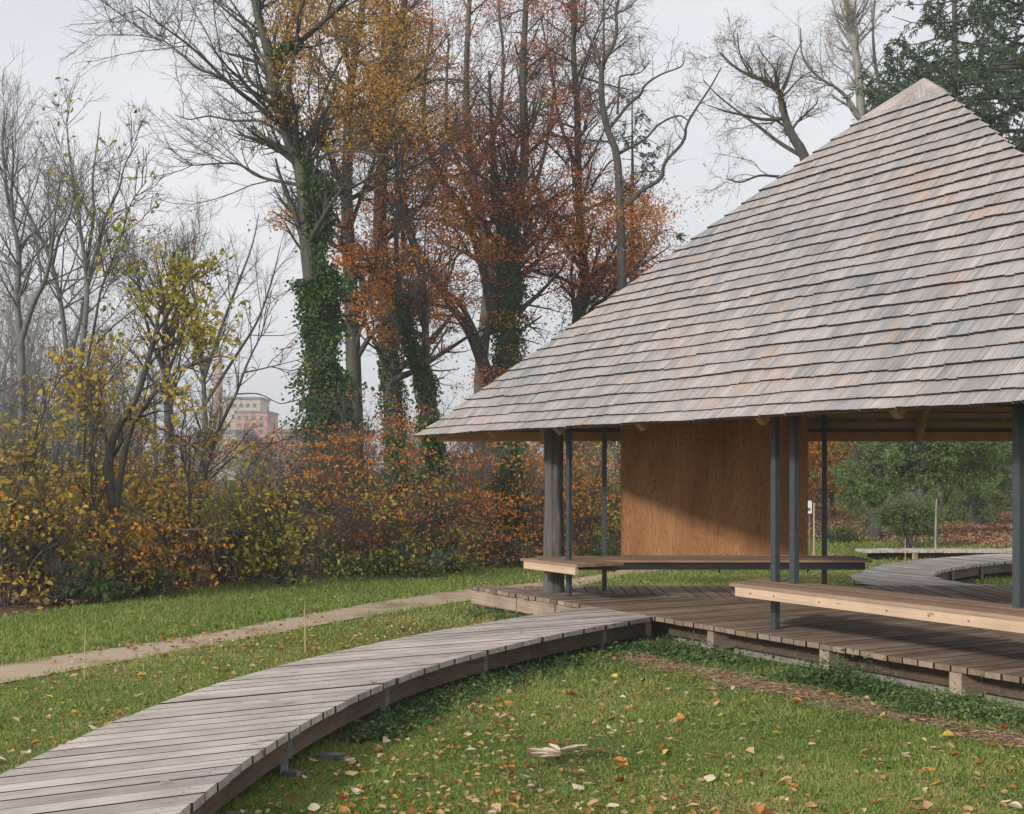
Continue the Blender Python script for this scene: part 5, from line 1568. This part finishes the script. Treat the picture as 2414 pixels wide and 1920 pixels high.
# stones tucked under the boardwalk
gs = np.random.default_rng(77)
for i in range(6):
    q = int(gs.integers(14, 64))
    T = RW[q + 1] - RW[q - 1]
    T /= np.linalg.norm(T)
    nn = np.array([-T[1], T[0]])
    p = RW[q] + nn * gs.uniform(-0.06, 0.1)
    s_ = gs.uniform(0.07, 0.15)
    rw = gs.random((2, 6)) * 0.5 + 0.75
    th = np.arange(6) / 6 * 6.283
    V = []
    for lv, zz in enumerate((-0.02, gs.uniform(0.02, 0.045))):
        for j in range(6):
            V.append((p[0] + math.cos(th[j]) * s_ * rw[lv, j] * (1 - 0.2 * lv), p[1] + math.sin(th[j]) * s_ * 0.6 * rw[lv, j] * (1 - 0.2 * lv), zz + gs.normal() * 0.006 * lv))
    me = bpy.data.meshes.new('stone')
    me.from_pydata(V, [], [[6, 7, 8, 9, 10, 11]] + [[j, (j + 1) % 6, 6 + (j + 1) % 6, 6 + j] for j in range(6)])
    me.materials.append(M['stone'])
    o_ = bpy.data.objects.new('stone', me)
    COL.objects.link(o_)
    tag(o_, 'flat grey stone lying in the shade under the boardwalk edge', 'stone', 'stones under the boardwalk')

# ------------------------------------------------------------------ weeds, straw, grass, fallen leaves
def in_poly(P, ring):
    R_ = np.array(ring)
    x_, y_ = P[:, 0], P[:, 1]
    ins = np.zeros(len(P), bool)
    n = len(R_)
    j = n - 1
    for i in range(n):
        c_ = ((R_[i, 1] > y_) != (R_[j, 1] > y_)) & (x_ < (R_[j, 0] - R_[i, 0]) * (y_ - R_[i, 1]) / (R_[j, 1] - R_[i, 1] + 1e-12) + R_[i, 0])
        ins ^= c_
        j = i
    return ins


def face_coords(P, k=0):
    d = P - C0
    return d @ NV[k], d @ EV[k]


deck_ring = [FP(k, 2.9, s * 2.9 * 1.732) for k, s in ((0, -1), (0, 1), (2, 1))]
path_ring = list(path_up) + list(path_lo[::-1])
wood_ring = EDGE + [np.array([8, 60]), np.array([-60, 60]), np.array([-60, 9])]
bank_ring = BANK + [np.array([70, 62]), np.array([8, 62])]
gg = np.random.default_rng(300)


def lawn_points(n, z0, z1, power=2.0):
    u = gg.random(n)
    if power == 2.0: Zs = 1 / (1 / z0 + u * (1 / z1 - 1 / z0))
    else: Zs = z0 + u * (z1 - z0)
    X = (gg.random(n) * 2 - 1) * (Zs * 0.405 + 0.9)
    return np.c_[X, Zs]


def noise2(P, s, seed=0):
    """soft patchiness for clumps"""
    g_ = np.random.default_rng(seed)
    v = np.zeros(len(P))
    for i in range(7):
        k1 = g_.normal(size=2) * s
        v += np.sin(P @ k1 + g_.random() * 6.283)
    return v / 3.7


Pg = np.vstack([lawn_points(330000, 6.2, 14), lawn_points(150000, 13, 34)])
strp = (lambda P: (lambda n_, e_: (n_ > 3.62) & (n_ < 3.98) & (e_ > -0.6))(*face_coords(P)))
core_ring = list(path_mid + (path_up - path_mid) * 0.72) + list((path_mid + (path_lo - path_mid) * 0.72)[::-1])
bad = in_poly(Pg, deck_ring) | (in_poly(Pg, path_ring) & (in_poly(Pg, core_ring) | (gg.random(len(Pg)) < 0.6))) | in_poly(Pg, wood_ring) | in_poly(Pg, bank_ring)
keep = ~bad
keep &= ~(strp(Pg) & (gg.random(len(Pg)) < np.clip(0.62 + 0.5 * noise2(Pg, 3.5, 23), 0.1, 0.95)))
patch = noise2(Pg, 3.0, 1)
keep &= gg.random(len(Pg)) < np.clip(0.74 + 0.34 * patch + 0.3 * noise2(Pg, 7.0, 3), 0.12, 1)
Pg = Pg[keep]; patch = patch[keep]
far = np.clip((Pg[:, 1] - 7) / 18, 0, 1)
n = len(Pg)
dr = gg.normal(size=(n, 3)) * 0.55
dr[:, 2] = 0.75 + 0.2 * gg.random(n)
hl = (0.04 + 0.05 * far) * np.clip(0.85 + 0.35 * noise2(Pg, 1.1, 4) + 0.45 * noise2(Pg, 6.0, 14), 0.35, 2.2)
V_, Q_ = leaf_cards(np.c_[Pg, np.full(n, 0.0)], np.maximum(hl, 0.02), 0.0075 + 0.012 * far, 0.0, 0, 0.2, g=gg, dirs=dr)
tn = np.clip(gg.beta(2.2, 2.4, n) + 0.13 * noise2(Pg, 0.8, 9) + 0.16 * noise2(Pg, 4.5, 10) + 0.03, 0, 1)
tag(quads('lawn_grass', V_, Q_, M['blade'], tint=np.repeat(tn, 4)), 'short green lawn grass in front of and around the pavilion', 'grass', kind='stuff')
# longer rank grass at the far edge of the path
Pr = np.array(EDGE[:10])
lr = smooth_line(Pr, 400)
pu = path_up
i_ = gg.integers(0, 400, 42000)
tgt = np.array([pu[np.argmin(np.linalg.norm(pu - q, axis=1))] for q in lr])
f = gg.random(42000)[:, None]
Pl = lr[i_] * (1 - f) + tgt[i_] * f + gg.normal(size=(42000, 2)) * 0.06
dr = gg.normal(size=(len(Pl), 3)) * 0.6
dr[:, 2] = 0.7
V_, Q_ = leaf_cards(np.c_[Pl, np.zeros(len(Pl))], np.full(len(Pl), 0.085), 0.016, 0.0, 0, 0.2, g=gg, dirs=dr)
tag(quads('verge_grass', V_, Q_, M['blade'], tint=np.repeat(np.clip(gg.beta(2, 2.6, len(Pl)) + 0.15 * noise2(Pl, 1.3, 77), 0, 0.95), 4)), 'longer rank grass between gravel path and shrubs', 'grass', kind='stuff')

# weeds along the deck edge, under the boardwalk edge
w1 = np.c_[np.clip(gg.normal(3.36, 0.16, 21000), 2.95, 3.85), gg.uniform(-0.9, 5.6, 21000)]
clump = noise2(w1, 2.4, 12)
w1 = w1[gg.random(len(w1)) < np.clip(0.6 + 0.5 * clump, 0.1, 1)]
Wp = C0 + w1[:, :1] * NV[0] + w1[:, 1:] * EV[0]
Wz = np.abs(gg.normal(size=len(Wp))) * 0.05 * np.clip(0.9 + 1.0 * noise2(w1, 3.4, 12), 0.2, 2.2) + 0.006
NW = 13000
q = gg.integers(3, 69, NW)
T = RW[np.minimum(q + 1, 69)] - RW[q - 1]
T /= np.linalg.norm(T, axis=1, keepdims=True)
W2 = RW[q] + np.c_[T[:, 1], -T[:, 0]] * np.abs(gg.normal(size=(NW, 1))) * 0.15 + gg.normal(size=(NW, 2)) * 0.07
k2 = noise2(W2, 2.0, 15) > -0.15
W2 = W2[k2]
w3 = np.c_[gg.uniform(2.95, 3.5, 2500), gg.uniform(-4.6, -2.2, 2500)]
W3 = C0 + w3[:, :1] * NV[0] + w3[:, 1:] * EV[0]
Wp = np.vstack([Wp, W2, W3])
Wz = np.concatenate([Wz, np.abs(gg.normal(size=len(W2))) * 0.04, np.abs(gg.normal(size=len(W3))) * 0.03])
Wz = np.maximum(Wz, 0.004)
V_, Q_ = leaf_cards(np.c_[Wp, Wz], 0.022 + 0.022 * gg.random(len(Wp)), 0.024, 0.6, -0.05, 0.2, g=gg, rnd=True)
tag(quads('weeds', V_, Q_, M['weed'], tint=np.repeat(np.clip(gg.beta(2, 2, len(Wp)) + 0.25 * noise2(Wp, 3.0, 5), 0, 1), 6)), 'low leafy green weeds growing along the deck and boardwalk edges', 'weeds', kind='stuff')
# clover and moss leaves mixed through the near lawn
Pc = lawn_points(42000, 6.2, 15)
Pc = Pc[~(in_poly(Pc, deck_ring) | in_poly(Pc, path_ring) | in_poly(Pc, wood_ring) | in_poly(Pc, ring)) & (gg.random(len(Pc)) < np.clip(0.25 + 0.75 * noise2(Pc, 2.2, 61), 0.03, 1))]
V_, Q_ = leaf_cards(np.c_[Pc, 0.012 + 0.03 * gg.random(len(Pc))], 0.016 + 0.012 * gg.random(len(Pc)), 0.018, 0.9, 0.0, 0.2, g=gg)
tag(quads('clover', V_, Q_, M['weed'], tint=np.repeat(0.35 + 0.65 * gg.random(len(Pc)), 4)), 'patches of small clover leaves mixed into the near lawn', 'clover', kind='stuff')
# straw mulch strip
ne = 19000
s1 = np.c_[np.clip(gg.normal(3.82, 0.13, ne), 3.45, 4.3), gg.uniform(-0.5, 5.6, ne)]
s1[:, 0] += 0.06 * np.sin(s1[:, 1] * 2.3) + 0.05 * np.sin(s1[:, 1] * 5.1)
s1 = s1[gg.random(ne) < np.clip(0.65 + 0.5 * noise2(s1, 2.6, 24), 0.08, 1)]
ne = len(s1)
Sp = C0 + s1[:, :1] * NV[0] + s1[:, 1:] * EV[0]
a_ = gg.random(ne) * 6.283
dr = np.c_[np.cos(a_), np.sin(a_), gg.normal(size=ne) * 0.18]
V_, Q_ = leaf_cards(np.c_[Sp, 0.012 + np.abs(gg.normal(size=ne)) * 0.012], np.full(ne, 0.08), 0.006, 0.5, 0, 0.1, g=gg, dirs=dr)
tag(quads('straw_mulch', V_, Q_, M['straw'], tint=np.repeat(gg.beta(2, 2, ne), 4)), 'strip of dry straw mulch on the ground in front of the deck', 'straw', kind='stuff')
e_ = np.linspace(-0.5, 5.6, 40)
off_ = 0.05 * np.sin(e_ * 2.3) + 0.04 * np.sin(e_ * 5.1)
strip_sheet('bare_soil', [FP(0, 3.74 + o1 + 0.03 * math.sin(e1 * 9), e1) for e1, o1 in zip(e_, off_)], [FP(0, 3.90 + o1 + 0.04 * math.sin(e1 * 7), e1) for e1, o1 in zip(e_, off_)], 0.004, M['soil'], 'thin strip of bare soil below the straw')

# small fallen leaves, and leaves of the bank
Pf = np.vstack([lawn_points(5200, 6.2, 14), lawn_points(9500, 13, 36)])
pn = noise2(Pf, 1.2, 31)
Pf = Pf[~(in_poly(Pf, deck_ring) | in_poly(Pf, ring) | in_poly(Pf, ring2) | in_poly(Pf, wood_ring)) & (gg.random(len(Pf)) < np.clip(0.55 + 0.5 * pn, 0.05, 1))]
n = len(Pf)
a_ = gg.random(n) * 6.283
dr = np.c_[np.cos(a_), np.sin(a_), gg.normal(size=n) * 0.25]
V_, Q_ = leaf_cards(np.c_[Pf, 0.012 + 0.03 * gg.random(n)], 0.042 + 0.022 * np.clip((Pf[:, 1] - 8) / 10, 0, 1), 0.032 + 0.015 * np.clip((Pf[:, 1] - 8) / 10, 0, 1), 1.2, 0, 0.25, g=gg, dirs=dr, rnd=True)
tag(quads('leaf_scatter', V_, Q_, M['litter_leaf'], tint=np.repeat(gg.beta(1.6, 1.8, n), 6)), 'small tan and orange leaves scattered over the lawn', 'leaves', kind='stuff')
nbk = 60000
Zs = gg.uniform(28, 60, nbk)
Pb = np.c_[gg.uniform(6, 30, nbk), Zs]
Pb = Pb[in_poly(Pb, bank_ring)]
a_ = gg.random(len(Pb)) * 6.283
dr = np.c_[np.cos(a_), np.sin(a_), gg.normal(size=len(Pb)) * 0.6]
hump = 0.35 * np.clip(noise2(Pb, 0.5, 44), 0, 1) * np.clip((Pb[:, 1] - 33) / 4, 0, 1)
V_, Q_ = leaf_cards(np.c_[Pb, 0.03 + hump * gg.random(len(Pb))], np.full(len(Pb), 0.095), 0.07, 0.8, 0, 0.3, g=gg, dirs=dr)
tag(quads('fallen_leaves', V_, Q_, M['brown_leaf'], tint=np.repeat(gg.random(len(Pb)), 4)), 'deep carpet of fallen brown leaves under the yews', 'leaves', kind='stuff')
nbk = 16000
Pb = np.c_[gg.uniform(-12, 8, nbk), gg.uniform(14, 40, nbk)]
Pb = Pb[in_poly(Pb, wood_ring)]
a_ = gg.random(len(Pb)) * 6.283
dr = np.c_[np.cos(a_), np.sin(a_), gg.normal(size=len(Pb)) * 0.5]
V_, Q_ = leaf_cards(np.c_[Pb, 0.02 + 0.08 * gg.random(len(Pb))], np.full(len(Pb), 0.10), 0.07, 0.8, 0, 0.3, g=gg, dirs=dr)
tag(quads('woodland_leaves', V_, Q_, M['brown_leaf'], tint=np.repeat(gg.random(len(Pb)), 4)), 'fallen leaves lying under the shrubs at the lawn edge', 'leaves', kind='stuff')


# large single leaves on the near lawn and on the boards
def curled_leaf(seed, curl, wid):
    g_ = np.random.default_rng(seed)
    u = np.linspace(-1, 1, 5)
    V = []
    for s_ in np.linspace(0, 1, 6):
        wv = wid * math.sin(math.pi * min(0.97, s_ * 0.9 + 0.06)) ** 0.8
        for a in u:
            jag = 1 + (0.12 * g_.normal() if abs(a) == 1 else 0)
            V.append((a * wv * 0.5 * jag, s_ - 0.5, curl * (a * a) * wv + curl * 0.5 * (s_ - 0.5) ** 2 + g_.normal() * 0.012))
    Q = [[i * 5 + j, i * 5 + j + 1, (i + 1) * 5 + j + 1, (i + 1) * 5 + j] for i in range(5) for j in range(4)]
    return np.array(V), np.array(Q)


kinds = [('leaf_cream', 'pale cream curled leaf fallen on the near lawn', 0.22), ('leaf_tan', 'tan dry leaf fallen on the near lawn', 0.35), ('leaf_orange', 'orange leaf fallen on the near lawn', 0.21),
         ('leaf_red', 'dark red-brown leaf fallen on the near lawn', 0.15), ('leaf_yellow', 'yellow leaf fallen on the near lawn', 0.07)]
proto = {}
for mi, (mk, lab, pr) in enumerate(kinds):
    for v in range(3):
        Vv, Qv = curled_leaf(900 + mi * 3 + v, (0.12, 0.25, 0.5)[v], (0.75, 0.6, 0.8)[v])
        ob = quads('fallen_leaf', Vv, Qv, M[mk], smooth=True)
        proto[(mi, v)] = ob.data
        bpy.data.objects.remove(ob)
made = 0
gl = np.random.default_rng(400)
while made < 295:
    Zs = 1 / (1 / 6.4 + gl.random() * (1 / 12.5 - 1 / 6.4))
    X = (gl.random() * 2 - 1) * (Zs * 0.403 + 0.4)
    P1 = np.array([[X, Zs]])
    n_, e_ = face_coords(P1)
    if n_[0] < 3.4 or in_poly(P1, ring)[0] or in_poly(P1, path_ring)[0]: continue
    mi = int(gl.choice(5, p=[k3[2] for k3 in kinds]))
    o_ = bpy.data.objects.new('fallen_leaf', proto[(mi, int(gl.integers(0, 3)))])
    COL.objects.link(o_)
    s_ = gl.uniform(0.038, 0.082)
    o_.location = (X, Zs, 0.03 + 0.02 * gl.random())
    o_.scale = (s_, s_, s_ * (1 if gl.random() < 0.7 else -1))
    o_.rotation_euler = (gl.normal() * 0.25, gl.normal() * 0.25, gl.random() * 6.28)
    tag(o_, kinds[mi][1], 'leaf', kinds[mi][1].split(' fallen')[0].replace('leaf', 'leaves') + ' on the near lawn')
    made += 1
# the big pale many-fingered leaf
big = thing('fallen_leaf', (*G(1320, 1805), 0.03), 'large pale leaf with long curled fingers lying on the near lawn', 'leaf')
pb = G(1320, 1805)
for i, a in enumerate((120, 95, 70, 48, 20, -60)):
    Vv, Qv = curled_leaf(950 + i, 0.5, 0.24)
    L_ = 0.16 + 0.03 * (i % 3)
    a2 = math.radians(a)
    Vv = Vv * np.array([L_, L_, L_])
    Vv[:, 1] += L_ * 0.5
    R2 = np.array([[math.cos(a2), -math.sin(a2), 0], [math.sin(a2), math.cos(a2), 0], [0, 0, 1]])
    Vv = Vv @ R2.T + np.array([pb[0], pb[1], 0.05 + 0.006 * i])
    Vv[:, 2] += np.linalg.norm(Vv[:, :2] - pb, axis=1) * 0.05
    quads('lobe', Vv, Qv, M['leaf_cream'], big, smooth=True)
for (x, y, mi, lab) in ((880, 1612, 2, 'small orange leaf lying on the boardwalk planks'), (1226, 1492, 4, 'small yellow leaf lying on the boardwalk near the deck'), (390, 1848, 1, 'dry twiggy leaf on the near boardwalk planks')):
    p = G(x, y, WZ)
    o_ = bpy.data.objects.new('fallen_leaf', proto[(mi, 1)])
    COL.objects.link(o_)
    o_.location = (p[0], p[1], WZ + 0.008)
    o_.scale = (0.05, 0.05, 0.05)
    o_.rotation_euler = (0, 0, gl.random() * 6)
    tag(o_, lab, 'leaf')

# ------------------------------------------------------------------ thin autumn haze in the air
hz = quads('haze', np.array([(x, y, z) for z in (-2.0, 60.0) for x, y in ((-450, -60), (450, -60), (450, 900), (-450, 900))]),
           np.array([[3, 2, 1, 0], [4, 5, 6, 7], [0, 1, 5, 4], [1, 2, 6, 5], [2, 3, 7, 6], [3, 0, 4, 7]]), None)
mh = bpy.data.materials.new('haze air')
mh.use_nodes = True
mh.node_tree.nodes.clear()
ho = mh.node_tree.nodes.new('ShaderNodeOutputMaterial')
hv = mh.node_tree.nodes.new('ShaderNodeVolumePrincipled')
hv.inputs['Color'].default_value = (0.93, 0.95, 1.0, 1)
hv.inputs['Density'].default_value = 0.0011
mh.node_tree.links.new(hv.outputs['Volume'], ho.inputs['Volume'])
hz.data.materials.append(mh)
tag(hz, 'thin pale autumn haze hanging in the air', 'haze', kind='stuff')
